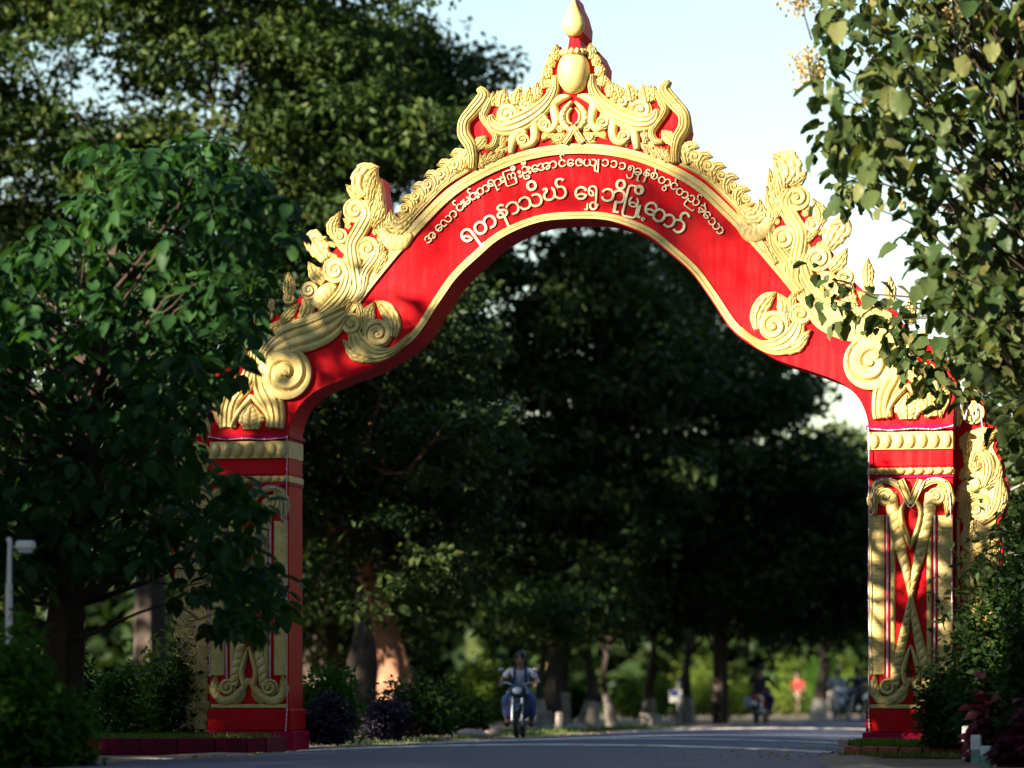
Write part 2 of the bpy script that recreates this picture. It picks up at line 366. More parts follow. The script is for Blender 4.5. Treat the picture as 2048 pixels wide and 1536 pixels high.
def slab(name, outline, y0, y1, m, parent, bevel=0.0):
    bm = bmesh.new(); vs = [bm.verts.new((u, y0, z)) for u, z in outline]; fc = bm.faces.new(vs)
    r_ = bmesh.ops.extrude_face_region(bm, geom=[fc])
    for v in [g for g in r_['geom'] if isinstance(g, bmesh.types.BMVert)]: v.co.y = y1
    bmesh.ops.recalc_face_normals(bm, faces=bm.faces)
    bmesh.ops.triangulate(bm, faces=[f for f in bm.faces if len(f.verts) > 4])
    me = bpy.data.meshes.new(name); bm.to_mesh(me); bm.free(); me.materials.append(m)
    return link(bpy.data.objects.new(name, me), parent)

# arch body: right half traced, mirrored
inner = [(1148, 439), (1220, 443), (1290, 470), (1340, 508), (1383, 546), (1420, 596), (1460, 656), (1492, 683), (1522, 701), (1563, 723), (1619, 741), (1674, 761), (1702, 780), (1721, 802), (1734, 834), (1737, 857)]
inner_s = catmull(inner, 60)
outer = [(1905, 857), (1908, 800), (1914, 760), (1905, 735), (1888, 712), (1868, 688), (1850, 672), (1822, 676), (1800, 640), (1780, 600), (1752, 606),
 (1728, 582), (1706, 562), (1694, 590), (1678, 574), (1668, 548), (1676, 522), (1660, 500), (1650, 486), (1634, 470), (1630, 445), (1614, 425), (1612, 405), (1600, 385), (1594, 362), (1579, 366), (1574, 345), (1553, 326),
 (1548, 331), (1548, 350), (1544, 372), (1538, 397), (1534, 417), (1525, 418), (1514, 407), (1494, 400), (1474, 371), (1449, 349), (1418, 329), (1394, 301), (1369, 290), (1358, 292), (1367, 272), (1372, 252), (1368, 226),
 (1352, 196), (1336, 173), (1318, 178), (1305, 192), (1290, 186), (1272, 196), (1255, 186), (1236, 192), (1216, 170), (1202, 156), (1205, 140), (1206, 124), (1196, 102), (1188, 110), (1176, 90), (1165, 104),
 (1160, 96), (1157, 76), (1166, 64), (1167, 44), (1160, 18), (1152, 2)]
right = [G(*p) for p in inner_s]+[G(*p) for p in outer]
apex = G(1148, -12)
poly = right+[(0.0, apex[1])]+[(-u, z) for u, z in right[::-1]][:-1]
arch = slab('arch', poly, 0.0, GATE_D, M['red'], gate)
arch['label'] = 'curved red archway body'

# gold borders on the arch face
up_c = [(1148, 298), (1235, 304), (1316, 328), (1392, 368), (1452, 421), (1510, 481), (1565, 545), (1600, 590), (1622, 616)]
full_up = [(2296-x if False else x, y) for x, y in up_c]
def full_path(p): return [(-u, z) for u, z in [G(*q) for q in p]][::-1][:-1]+[G(*q) for q in p]
def ident(p, m): return p
ribbon('border_moulding', full_path(up_c), [8, 9, 10, 10.5, 10.5, 10, 10, 10, 10, 10, 10, 10, 10.5, 10.5, 10, 9, 8], 0.05, prof_step, n=90, parent=arch, both=False, conv=ident)
low_c = [(1148, 431), (1222, 435), (1296, 462), (1347, 501), (1390, 540), (1427, 590), (1467, 649), (1498, 675), (1530, 694)]
ribbon('border_moulding', full_path(low_c), [7]*17, 0.05, prof_step, n=100, parent=arch, both=False, conv=ident)
# raised outer rail between border and leaf frieze
rail = [(1356, 326), (1410, 354), (1462, 400), (1512, 453), (1535, 478)]
ribbon('rail_moulding', rail, [3, 5, 7, 7, 3], 0.06, prof_flat, n=40, parent=arch)

# leaf frieze running down the shoulder of the arch
fr = catmull([(1366, 304), (1398, 326), (1432, 352), (1462, 381), (1490, 412)], 6)
for i in range(5):
    x, y = fr[i]; x2, y2 = fr[i+1]; s_ = 1.0-0.06*i
    leaf([(x+10, y+26), (x+6, y+6), (x+16, y-10*s_), (x+34, y-8*s_)], 14*s_, 0.085, 4, 4, parent=arch)
    volute((x+24, y+10), 13*s_, 1.7, 0.6, 1, 0.09, parent=arch, nr=18, nt=28)
    leaf([(x+18, y+34), (x+30, y+22), (x+44, y+20)], 6, 0.06, 3, 3, parent=arch)
volute((1370, 297), 12, 1.6, 2.0, -1, 0.09, parent=arch, nr=18, nt=28)
leaf([(1478, 414), (1500, 432), (1517, 424), (1521, 398)], 17, 0.09, 6, 0, parent=arch)
ribbon('stem', [(1380, 326), (1430, 366), (1470, 404), (1500, 436), (1520, 452)], [4, 5, 5, 6, 2], 0.07, prof_groove, parent=arch)

# flame cluster (traced on the left, mirrored)
for c, r_, t_, a, d in (((712, 421), 26, 2.0, -0.6, -1), ((681, 474), 17, 1.8, 0.5, 1), ((737, 498), 25, 2.0, 0.4, 1), ((672, 541), 27, 2.1, 0.2, -1), ((620, 581), 19, 1.9, 0.2, -1)):
    volute(c, r_, t_, a, d, 0.10, parent=arch)
ribbon('stem', [(724, 402), (737, 428), (722, 460), (706, 492), (712, 540), (716, 580), (700, 606)], [12.5, 15.0, 16.2, 15.0, 16.2, 17.5, 10.0], 0.10, prof_groove, parent=arch, n=40)
ribbon('stem', [(756, 486), (752, 512), (730, 545), (722, 580), (706, 606)], [11.2, 12.5, 12.5, 12.5, 7.5], 0.09, prof_groove, parent=arch)
ribbon('stem', [(694, 528), (700, 552), (690, 585), (668, 612), (640, 632)], [12.5, 15.0, 16.2, 16.2, 10.0], 0.10, prof_groove, parent=arch)
leaf([(736, 392), (726, 370), (735, 346), (760, 333)], 25.7, 0.11, 5, 5, parent=arch)
leaf([(738, 402), (744, 370), (757, 337)], 15, 0.10, 4, 0, parent=arch)
leaf([(743, 440), (758, 400), (765, 358)], 13, 0.09, 4, 0, parent=arch)
leaf([(724, 396), (708, 385), (692, 369)], 12.2, 0.09, 3, 3, parent=arch)
leaf([(742, 450), (758, 415), (766, 368)], 12.2, 0.10, 5, 4, parent=arch)
leaf([(748, 458), (763, 430), (770, 392)], 10.8, 0.10, 5, 4, parent=arch)
leaf([(738, 420), (745, 395), (752, 352)], 10.8, 0.10, 5, 4, parent=arch)
leaf([(671, 478), (667, 452), (683, 422)], 14.9, 0.09, 5, 5, parent=arch)
leaf([(654, 520), (640, 498), (630, 478), (652, 480)], 23.0, 0.09, 4, 4, parent=arch)
leaf([(650, 566), (632, 548), (617, 523)], 16.2, 0.08, 4, 4, parent=arch)
leaf([(698, 512), (685, 494), (668, 486)], 8.1, 0.07, 3, 3, parent=arch)
leaf([(760, 512), (763, 492), (764, 482)], 9.5, 0.08, 3, 3, parent=arch)
leaf([(752, 548), (766, 518), (776, 500)], 10.8, 0.08, 4, 4, parent=arch)
leaf([(734, 556), (736, 536), (738, 524)], 6.8, 0.07, 2, 0, parent=arch)
ribbon('banded_leaf', [(632, 616), (646, 590), (662, 578), (676, 574)], [14, 16, 14, 3], 0.09, prof_scale(5), parent=arch, n=40)
leaf([(604, 640), (616, 614), (606, 590)], 17.6, 0.08, 4, 4, parent=arch)
leaf([(770, 480), (762, 455), (765, 425)], 10.8, 0.08, 4, 3, parent=arch)
volute((779, 450), 12, 1.7, 2.4, 1, 0.09, parent=arch, nr=18, nt=28)
ribbon('stem', [(766, 455), (775, 478), (800, 486), (826, 468)], [7.5, 15.0, 17.5, 6.2], 0.09, prof_scale(7), parent=arch, n=40)
# flame buds on the lower shoulder
for bx, by, s_ in ((578, 600, 1.0), (536, 634, 0.95), (498, 668, 0.85)):
    leaf([(bx, by), (bx+1, by-28*s_), (bx, by-56*s_)], 14*s_, 0.09, 5, 4, name='flame_bud', parent=arch)
    volute((bx, by-2), 13*s_, 1.6, 1.5, 1, 0.08, parent=arch, nr=16, nt=26)
leaf([(560, 650), (580, 626), (600, 606)], 12, 0.07, 4, 4, parent=arch)
leaf([(522, 690), (545, 660), (566, 640)], 13, 0.07, 4, 4, parent=arch)
# rope and fat body of the shoulder
ribbon('rope_moulding', [(692, 612), (650, 634), (610, 650), (570, 664), (540, 690), (520, 722)], [4, 5, 5, 5, 5, 3], 0.13, prof_rope(26), parent=arch, n=110)
ribbon('shoulder_body', [(696, 624), (664, 646), (625, 665), (585, 678), (548, 698), (524, 735)], [8, 30, 35, 33, 27, 17], 0.11, prof_groove, parent=arch, n=44)
# great volute over each pillar
volute((573, 747), 55, 2.1, 2.6, 1, 0.15, parent=arch, nr=40, nt=56)
ribbon('great_stem', [(540, 712), (530, 745), (532, 775), (546, 805), (552, 835), (550, 858)], [20, 25, 25, 24, 20, 19], 0.12, prof_groove, parent=arch, n=44)
ribbon('great_stem', [(508, 700), (505, 735), (496, 762), (470, 788), (458, 820), (456, 858)], [10, 15, 19, 20, 18, 18], 0.10, prof_groove, parent=arch, n=44)
volute((467, 772), 17, 1.8, 0.5, -1, 0.10, parent=arch)
ribbon('niche_frame', [(462, 858), (478, 826), (502, 796), (506, 790)], [5, 6, 6, 4], 0.11, prof_dome, parent=arch)
ribbon('niche_frame', [(506, 790), (512, 800), (534, 826), (545, 858)], [4, 6, 6, 5], 0.11, prof_dome, parent=arch)
leaf([(503, 860), (503, 834), (505, 806)], 30, 0.09, 6, 4, name='niche_leaf', parent=arch)
leaf([(447, 858), (436, 820), (428, 785)], 11, 0.07, 5, 4, parent=arch)
leaf([(492, 720), (478, 700), (462, 690)], 10, 0.06, 4, 4, parent=arch)

# low relief filling the ground between the larger scrolls
rf = random.Random(3)
for poly_, cnt, dirn in (([(700, 400), (765, 380), (770, 470), (745, 540), (700, 590), (640, 620), (600, 620), (625, 560), (650, 500), (690, 450)], 30, (-0.35, -1)), ([(990, 200), (1100, 150), (1105, 190), (1080, 225), (1020, 250), (985, 240)], 16, (0.1, -1)), ([(960, 300), (1020, 275), (1080, 270), (1130, 250), (1130, 280), (1050, 296), (965, 330)], 16, (0.2, -1)), ([(440, 850), (560, 850), (545, 700), (500, 690), (440, 760)], 16, (0.1, -1)), ([(560, 655), (690, 600), (640, 620), (560, 690)], 6, (-0.3, -1))):
    xs_ = [p[0] for p in poly_]; ys_ = [p[1] for p in poly_]; k_ = 0
    while k_ < cnt:
        x_, y_ = rf.uniform(min(xs_), max(xs_)), rf.uniform(min(ys_), max(ys_)); ins = False; j = len(poly_)-1
        for i in range(len(poly_)):
            (xi, yi), (xj, yj) = poly_[i], poly_[j]
            if ((yi > y_) != (yj > y_)) and x_ < (xj-xi)*(y_-yi)/((yj-yi) or 1e-9)+xi: ins = not ins
            j = i
        if not ins: continue
        k_ += 1; L_ = rf.uniform(12, 20); a_ = math.atan2(dirn[1], dirn[0])+rf.uniform(-.6, .6)
        leaf([(x_, y_), (x_+L_*.5*math.cos(a_)+rf.uniform(-3, 3), y_+L_*.5*math.sin(a_)), (x_+L_*math.cos(a_), y_+L_*math.sin(a_))], rf.uniform(5, 8), 0.045, 3, 0, parent=arch)
# scrolled corner where the lower border ends
volute((757, 668), 30, 2.0, 0.3, 1, 0.11, parent=arch, nr=32, nt=48)
volute((705, 648), 23, 1.9, 2.8, -1, 0.10, parent=arch)
ribbon('stem', [(822, 672), (790, 700), (760, 710), (735, 704), (718, 688), (708, 664)], [6, 8, 15, 22, 20, 12], 0.09, prof_groove, parent=arch, n=44)
leaf([(787, 676), (788, 646), (772, 618), (750, 601)], 15, 0.08, 5, 0, parent=arch)
leaf([(742, 652), (738, 628), (750, 603)], 14, 0.075, 5, 0, parent=arch)
leaf([(688, 662), (684, 632), (708, 592)], 15, 0.08, 5, 4, parent=arch)
leaf([(722, 646), (722, 622), (710, 596)], 10, 0.075, 4, 0, parent=arch)
leaf([(744, 718), (712, 706), (685, 678)], 17, 0.085, 6, 5, parent=arch)
leaf([(730, 670), (734, 650), (733, 630)], 9, 0.08, 3, 0, parent=arch)

# crown: S ribbons, crescents, horns, niche, sphere, finial (traced left)
z2 = lambda L: [(900+a/3.938, b/3.938) for a, b in L]
ribbon('scroll_ribbon', z2([(952, 760), (880, 775), (815, 820), (830, 900), (835, 980), (790, 1030), (735, 1010)]), [2, 8, 10, 9, 8, 7, 6], 0.10, prof_dome, parent=arch, n=44)
volute(z2([(745, 985)])[0], 14, 1.7, 0.3, -1, 0.12, parent=arch, nr=18, nt=30)
ribbon('scroll_ribbon', z2([(770, 935), (720, 915), (668, 960), (672, 1060), (655, 1120), (600, 1150), (560, 1130)]), [3, 8, 10, 9, 8, 7, 6], 0.10, prof_dome, parent=arch, n=44)
volute(z2([(577, 1105)])[0], 14, 1.7, 0.3, -1, 0.12, parent=arch, nr=18, nt=30)
ribbon('scroll_ribbon', z2([(610, 1050), (555, 1030), (508, 1075), (490, 1150), (484, 1215)]), [3, 8, 10, 8, 6], 0.10, prof_dome, parent=arch, n=34)
ribbon('crescent', z2([(828, 590), (825, 700), (770, 810), (660, 910), (520, 985), (410, 1005), (345, 970), (325, 900)]), [5, 10, 14, 18, 20, 17, 13, 4], 0.13, prof_groove, parent=arch, n=50)
volute(z2([(452, 905)])[0], 23, 2.0, 1.2, -1, 0.11, parent=arch)
volute(z2([(600, 830)])[0], 13, 1.7, 1.2, -1, 0.10, parent=arch, nr=18, nt=28)
for a, b, w_ in (((400, 850), (440, 700), 13), ((520, 830), (550, 700), 12), ((610, 800), (640, 690), 8), ((690, 790), (695, 650), 10), ((750, 700), (745, 600), 9), ((785, 620), (765, 510), 9), ((805, 540), (800, 445), 8), ((835, 480), (850, 350), 8), ((350, 840), (345, 720), 6), ((560, 900), (500, 870), 6), ((660, 850), (650, 740), 6)):
    p, q = z2([a, b]); leaf([p, ((p[0]+q[0])/2-2, (p[1]+q[1])/2), q], w_*1.35, 0.10, 4, 4, parent=arch)
for a, r_ in (((780, 560), 8), ((770, 660), 8), ((800, 470), 7), ((690, 720), 9)):
    volute(z2([a])[0], r_, 1.6, 0.5, 1, 0.10, parent=arch, nr=16, nt=24)
ribbon('horn', z2([(225, 690), (270, 760), (190, 870), (120, 960), (115, 1060), (165, 1150), (185, 1250), (180, 1345)]), [5, 13, 13, 12, 13, 12, 9, 8], 0.14, prof_groove, parent=arch, n=54)
ribbon('horn', z2([(330, 770), (285, 850), (265, 920), (320, 1010), (365, 1080), (340, 1150), (275, 1165)]), [6, 9, 8, 7, 7, 7, 4], 0.11, prof_groove, parent=arch, n=44)
leaf(z2([(200, 1180), (250, 1120), (290, 1070)]), 14, 0.08, 5, 4, parent=arch)
leaf(z2([(420, 1170), (415, 1110), (432, 1040)]), 8, 0.08, 4, 4, parent=arch)
for a, b, w_ in (((230, 1330), (300, 1190), 8), ((280, 1300), (350, 1180), 8), ((330, 1280), (400, 1190), 7), ((390, 1250), (430, 1180), 6), ((260, 1330), (240, 1200), 6)):
    leaf(z2([a, b]), w_, 0.07, 4, 4, parent=arch)
# middle niche with crossed ribbons
ctr = lambda x, y: (900+x/3.938+1.5, y/3.938)
ribbon('niche_frame', [ctr(960, 800), ctr(900, 870), ctr(880, 940), ctr(910, 1000), ctr(965, 1040)], [3, 6, 7, 6, 4], 0.12, prof_scale(8), parent=arch, n=40)
ribbon('niche_frame', [ctr(960, 990), ctr(1000, 1060), ctr(1050, 1130)], [5, 6, 6], 0.10, prof_flat, parent=arch)
leaf([ctr(915, 1130), ctr(930, 1080), ctr(965, 1010)], 8, 0.08, 4, 3, parent=arch)
ribbon('niche_frame', [ctr(958, 850), ctr(925, 900), ctr(930, 960), ctr(960, 980)], [2, 3, 3, 2], 0.08, prof_dome, parent=arch)
volute(ctr(868, 1020), 8, 1.6, 0.5, -1, 0.09, parent=arch, nr=16, nt=24)
volute(ctr(845, 1085), 9, 1.6, 0.5, 1, 0.09, parent=arch, nr=16, nt=24)
leaf([ctr(860, 1110), ctr(790, 1070), ctr(705, 1120)], 6, 0.07, 5, 5, parent=arch)
leaf([ctr(880, 1130), ctr(840, 1120), ctr(790, 1135)], 5, 0.06, 3, 3, parent=arch)
# sphere, collar of petals, neck, tear-drop finial
su, sz = G(1145, 145)
mb = MB(); mb.ball((0.0, -0.02, sz), (33*PX, 0.21, 44*PX), 36, 22); mb.build('globe', M['gold'], arch, 60)
mb = MB(); mb.ball((0.0, -0.02, G(1145, 108)[1]), (24*PX, 0.19, 7*PX), 24, 10); mb.build('globe_collar', M['gold'], arch, 60)
for k in range(7):
    th = math.pi*(k+0.5)/7; x_ = -math.cos(th)*24*PX; y_ = -0.02-math.sin(th)*0.17
    mb = MB(); mb.ball((x_, y_, G(1145, 106)[1]), (5*PX, 0.03, 6*PX), 10, 8); mb.build('petal', M['gold'], arch, 60)
fin = [(0.0, -14), (3, -2), (7, 10), (13, 24), (20, 38), (23.5, 50), (21, 62), (13, 71), (3, 74)]
prf = [(r_*PX, G(1148, y_)[1]) for r_, y_ in fin]
mb = MB(); v = []
for r_, z_ in prf:
    for k in range(28):
        a = 2*math.pi*k/28; v.append((r_*math.cos(a), -0.03+0.75*r_*math.sin(a)*1.0, z_))
f = [(i*28+k, i*28+(k+1) % 28, (i+1)*28+(k+1) % 28, (i+1)*28+k) for i in range(len(prf)-1) for k in range(28)]
mb.add(v, f); mb.build('finial', M['gold'], arch, 60)

# ------------------------------------------------------------------ pillars
def gbox(name, x0, x1, y0, y1, f0, f1, m, parent, ch=0.0, mir=1):
    ua, ub = G(x0, y0)[0], G(x1, y0)[0]; za, zb = G((x0+x1)/2, y1)[1], G((x0+x1)/2, y0)[1]
    if mir < 0: ua, ub = -ub, -ua
    return MB().box(ua, ub, f0, f1, za, zb, ch).build(name, m, parent)
for mir in (1, -1):
    pil = gbox('pillar', 1737, 1905, 857, 1420, 0.0, GATE_D, M['red'], gate, 0, mir)
    pil['label'] = 'sunlit red and gold pillar at the right of the road' if mir > 0 else 'shaded red and gold pillar at the left of the road'
    gbox('base_block', 1732, 1910, 1419, 1464, -0.05, GATE_D+0.05, M['red'], pil, 0.012, mir)
    gbox('plinth', 1726, 1916, 1465, 1516, -0.10, GATE_D+0.10, M['red2'], pil, 0.012, mir)
    gbox('cap_ledge', 1733, 1909, 850, 859, -0.07, GATE_D+0.06, M['red2'], pil, 0.01, mir)
    gbox('cornice_backing', 1736, 1906, 863.5, 899, -0.035, GATE_D+0.03, M['gold'], pil, 0.006, mir)
    gbox('bead_backing', 1735, 1907, 936, 949, -0.02, GATE_D+0.02, M['gold'], pil, 0.004, mir)
    gbox('fillet', 1735, 1907, 951, 956, -0.035, GATE_D+0.03, M['red2'], pil, 0.004, mir)
    gbox('fillet', 1736, 1906, 927, 932, -0.02, GATE_D+0.02, M['red'], pil, 0.004, mir)
    xs = np.linspace(1737, 1905, 8); zc = (G(1820, 866)[1], G(1820, 897)[1])
    for i in range(7):
        u_ = G((xs[i]+xs[i+1])/2, 880)[0]*mir; w_ = 10.0*PX
        MB().ball((u_, -0.03, (zc[0]+zc[1])/2), (w_, 0.055, (zc[0]-zc[1])/2*1.02), 14, 12).build('cornice_lobe', M['gold'], pil, 60)
    xs = np.linspace(1735, 1907, 10); zm = G(1820, 942)[1]
    for i in range(9):
        u_ = G((xs[i]+xs[i+1])/2, 942)[0]*mir
        MB().ball((u_, -0.015, zm), (9.2*PX, 0.05, 7*PX), 12, 8).build('bead', M['gold'], pil, 60)
    # panel relief
    cvm = (lambda p, m, mir=mir: (G(*p)[0]*mir, G(*p)[1]))
    kw = dict(parent=pil, both=False, conv=cvm)
    mx = lambda L: [(2*1822-x, y) for x, y in L]
    for fl in (lambda L: L, mx):
        w1 = fl([(1754, 1030), (1754, 1130), (1754, 1250), (1754, 1350)])
        ribbon('feathered_strip', w1, [14.5]*4, 0.05, prof_scale(44), n=230, K=7, **kw)
        ribbon('stripe_moulding', fl([(1785.5, 1060), (1785.5, 1200), (1785.5, 1350)]), 5.2, 0.045, prof_scale(46), n=180, K=5, **kw)
        ribbon('twisted_body', fl([(1782, 985), (1787, 1030), (1800, 1090), (1812, 1140), (1820, 1184), (1823.5, 1206)]), [11, 12.5, 12, 8, 5, 4.5], 0.10, prof_rope(13), n=120, K=11, **kw)
        ribbon('twisted_body', fl([(1823.5, 1180), (1820, 1204), (1813, 1245), (1803, 1295), (1794, 1335), (1790, 1372)]), [4.5, 5, 8, 10, 11, 10], 0.10, prof_rope(12), n=120, K=11, **kw)
        ribbon('inner_tube', fl([(1812, 1000), (1803, 1022), (1806, 1050), (1816, 1078), (1822, 1098)]), [3, 5.5, 5.5, 5, 2], 0.13, prof_dome, **kw)
        ribbon('inner_tube', fl([(1822, 1290), (1813, 1318), (1807, 1345), (1812, 1372)]), [2, 5, 5.5, 5], 0.12, prof_dome, **kw)
        volute(fl([(1772, 994)])[0], 18, 1.9, 0.4, 1, 0.11, **kw)
        leaf(fl([(1770, 972), (1752, 980), (1746, 1005), (1752, 1036)]), 12, 0.085, 5, 4, **kw)
        ribbon('chevron_moulding', fl([(1800, 959), (1811, 984), (1822, 1010)]), [8, 8, 7], 0.12, prof_flat, **kw)
        ribbon('panel_hood', fl([(1742, 990), (1750, 968), (1774, 961), (1798, 972), (1812, 992)]), [4, 5, 6, 6, 4], 0.09, prof_flat, **kw)
        volute(fl([(1777, 1374)])[0], 18, 1.8, 2.0, -1, 0.12, **kw)
        leaf(fl([(1760, 1400), (1748, 1378), (1751, 1346)]), 11, 0.08, 5, 0, **kw)
        ribbon('panel_hood', fl([(1744, 1360), (1752, 1392), (1776, 1402), (1804, 1382), (1822, 1356)]), [4, 8, 10, 8, 5], 0.09, prof_scale(9), n=60, **kw)
        leaf(fl([(1790, 1408), (1806, 1394), (1818, 1376)]), 7, 0.06, 4, 0, **kw)
        # festoon cable down the red slot
        u0, z0 = G(*fl([(1774.5, 1030)])[0]); u1, z1 = G(*fl([(1775.5, 1355)])[0])
        MB().tube([(u0*mir, -0.05, z0), ((u0+0.008)*mir, -0.045, (z0+z1)/2), (u1*mir, -0.05, z1)], 0.016, 6).build('slot_cable', M['cable'], pil)
    gbox('panel_sill', 1739, 1903, 1409, 1417, -0.045, 0.02, M['gold'], pil, 0.006, mir)
    # string of small bulbs along the edges of the pillar front
    def string(pts, nb, name='light_string'):
        P3 = [(G(*p)[0]*mir, -0.075, G(*p)[1]) for p in pts]; Cc = catmull(P3, 40)
        mb = MB().tube([(a, b+0.012*math.sin(i*0.9), c) for i, (a, b, c) in enumerate(Cc)], 0.008, 5)
        o = mb.build(name, M['cable'], pil)
        for a, b, c in catmull(P3, nb): MB().ball((a, b-0.012, c), 0.013, 6, 4).build('bulb', M['bulb'], o)
    string([(1738, 857), (1739, 1000), (1738, 1150), (1739, 1300), (1738, 1415), (1741, 1470)], 16)
    string([(1904, 962), (1904, 1100), (1905, 1250), (1904, 1350)], 10)
    string([(1741, 1030), (1750, 1020), (1748, 970), (1790, 962), (1822, 1016), (1852, 962), (1895, 968), (1903, 1040)], 12)
    string([(1738, 858), (1780, 861), (1830, 858), (1870, 859), (1906, 852)], 8)

    # side wing standing behind the pillar with its flame silhouette
    wy0 = 0.28; wo = [(1906, 1464), (1906, 845), (1918, 800), (1926, 772), (1944, 770), (1956, 790), (1968, 812), (1966, 842), (1990, 852), (1998, 868), (1988, 890), (2004, 922), (2006, 945), (2014, 960), (2014, 990), (2010, 1025), (1995, 1040), (1996, 1075), (2004, 1090), (2000, 1128), (1990, 1160), (1994, 1230), (1988, 1300), (1990, 1464)]
    ol = [(G(*p)[0]*mir, G(*p)[1]) for p in wo]
    wing = slab('side_wing', ol, wy0, GATE_D-0.06, M['red'], gate)
    gp = [(1924, 1462), (1924, 1040), (1918, 1000), (1930, 960), (1922, 900), (1930, 862), (1964, 850), (1984, 856), (1990, 868), (1982, 892), (1998, 924), (2000, 945), (2008, 962), (2008, 990), (2004, 1022), (1989, 1038), (1990, 1076), (1998, 1090), (1994, 1128), (1984, 1160), (1988, 1230), (1982, 1300), (1984, 1462)]
    slab('wing_panel', [(G(*p)[0]*mir, G(*p)[1]) for p in gp], wy0-0.02, wy0+0.01, M['gold'], wing)
    kw2 = dict(parent=wing, both=False, conv=cvm, y0=wy0)
    leaf([(1908, 850), (1914, 810), (1930, 776)], 16, 0.09, 6, 0, **kw2)
    volute((1943, 822), 24, 2.0, 2.0, -1, 0.10, **kw2)
    leaf([(1925, 780), (1942, 782), (1958, 774)], 9, 0.08, 4, 3, **kw2)
    leaf([(1950, 935), (1958, 895), (1975, 866), (1996, 858)], 14, 0.09, 5, 5, **kw2)
    leaf([(1930, 905), (1928, 885), (1936, 862)], 12, 0.07, 4, 4, **kw2)
    leaf([(1958, 905), (1968, 880), (1988, 872)], 10, 0.11, 4, 4, **kw2)
    ribbon('flame_ribbon', [(1942, 925), (1950, 905), (1970, 912), (1975, 940), (1964, 975)], [6, 10, 12, 12, 5], 0.11, prof_groove, **kw2)
    leaf([(1966, 975), (1992, 950), (1998, 915)], 12, 0.09, 5, 4, **kw2)
    volute((1945, 928), 13, 1.8, 0.5, 1, 0.09, **kw2)
    ribbon('banded_leaf', [(1914, 1004), (1930, 975), (1958, 962)], [10, 15, 12], 0.10, prof_scale(4), n=40, **kw2)
    volute((1950, 1016), 18, 2.0, 0.2, -1, 0.10, **kw2)
    ribbon('flame_ribbon', [(1916, 1040), (1922, 1005), (1948, 990), (1972, 1004), (1970, 1030), (1950, 1042)], [6, 8, 9, 9, 8, 3], 0.09, prof_groove, **kw2)
    ribbon('flame_ribbon', [(1955, 1045), (1985, 1020), (1995, 985), (1998, 952)], [8, 12, 12, 6], 0.09, prof_groove, **kw2)
    leaf([(1996, 1028), (2006, 995), (2004, 958)], 9, 0.09, 5, 4, **kw2)
    for k in range(14):
        yy = 872+k*22; leaf([(1918+(k % 3)*6, yy+20), (1926+(k % 3)*8, yy+4), (1930+(k % 3)*10, yy-12)], 9, 0.05, 3, 0, **kw2)
    for k in range(10):
        yy = 1052+k*38
        leaf([(1926, yy+34), (1932, yy+14), (1942, yy+4)], 13, 0.06, 3, 3, **kw2)
        volute((1958, yy+20), 12, 1.7, 0.4*k, 1, 0.08, nr=16, nt=26, **kw2)
        leaf([(1968, yy+40), (1984, yy+22), (1990, yy-2)], 14, 0.08, 4, 4, **kw2)
        leaf([(1950, yy+42), (1962, yy+38), (1976, yy+26)], 6, 0.06, 3, 3, **kw2)
    ribbon('stripe_moulding', [(1913, 1030), (1913, 1200), (1913, 1440)], 4, 0.05, prof_dome, n=60, **kw2)

# ------------------------------------------------------------------ lettering
GLY = {}
def glyph(ch):
    if ch not in GLY:
        c = bpy.data.curves.new('glyph', 'FONT'); c.body = ch; c.resolution_u = 4; c.extrude = 0.10; c.bevel_depth = 0.016; c.bevel_resolution = 1; c.offset = -0.008
        o = bpy.data.objects.new('glyph', c); COL.objects.link(o)
        dg = bpy.context.evaluated_depsgraph_get(); me = bpy.data.meshes.new_from_object(o.evaluated_get(dg))
        v = np.empty(len(me.vertices)*3); me.vertices.foreach_get('co', v); v = v.reshape(-1, 3)
        GLY[ch] = (v, [tuple(p.vertices) for p in me.polygons])
        bpy.data.objects.remove(o); bpy.data.curves.remove(c); bpy.data.meshes.remove(me)
    return GLY[ch]
def letter(ch, cx, cy, sc, ang, w=None, h=None):           # cx, cy: centre of the glyph in the 3.103x crop of the lettering
    v, f = glyph(ch); lo, hi = v.min(0), v.max(0); c = (lo+hi)/2
    sx = sc if w is None else w/(hi[0]-lo[0]); sy = sc if h is None else h/(hi[1]-lo[1])
    k = 1/3.103*PX; u0, z0 = G(820+cx/3.103, 280+cy/3.103); ca, sa = math.cos(R(ang)), math.sin(R(ang))
    X = (v[:, 0]-c[0])*sx*k; Z = (v[:, 1]-c[1])*sy*k
    out = np.stack([u0+X*ca-Z*sa, -0.014-(v[:, 2]-c[2])*0.13, z0+X*sa+Z*ca], 1)
    mesh_obj('letter', out, f, M['letter'], arch, 40)
AA, LI, LII, LU, LE, AUK, VIS, AST, YA, RA, WA, HA, AI = '\u102c', '\u102d', '\u102e', '\u102f', '\u1031', '\u1037', '\u1038', '\u103a', '\u103b', '\u103c', '\u103d', '\u103e', '\u1032'
u_ = 82.0
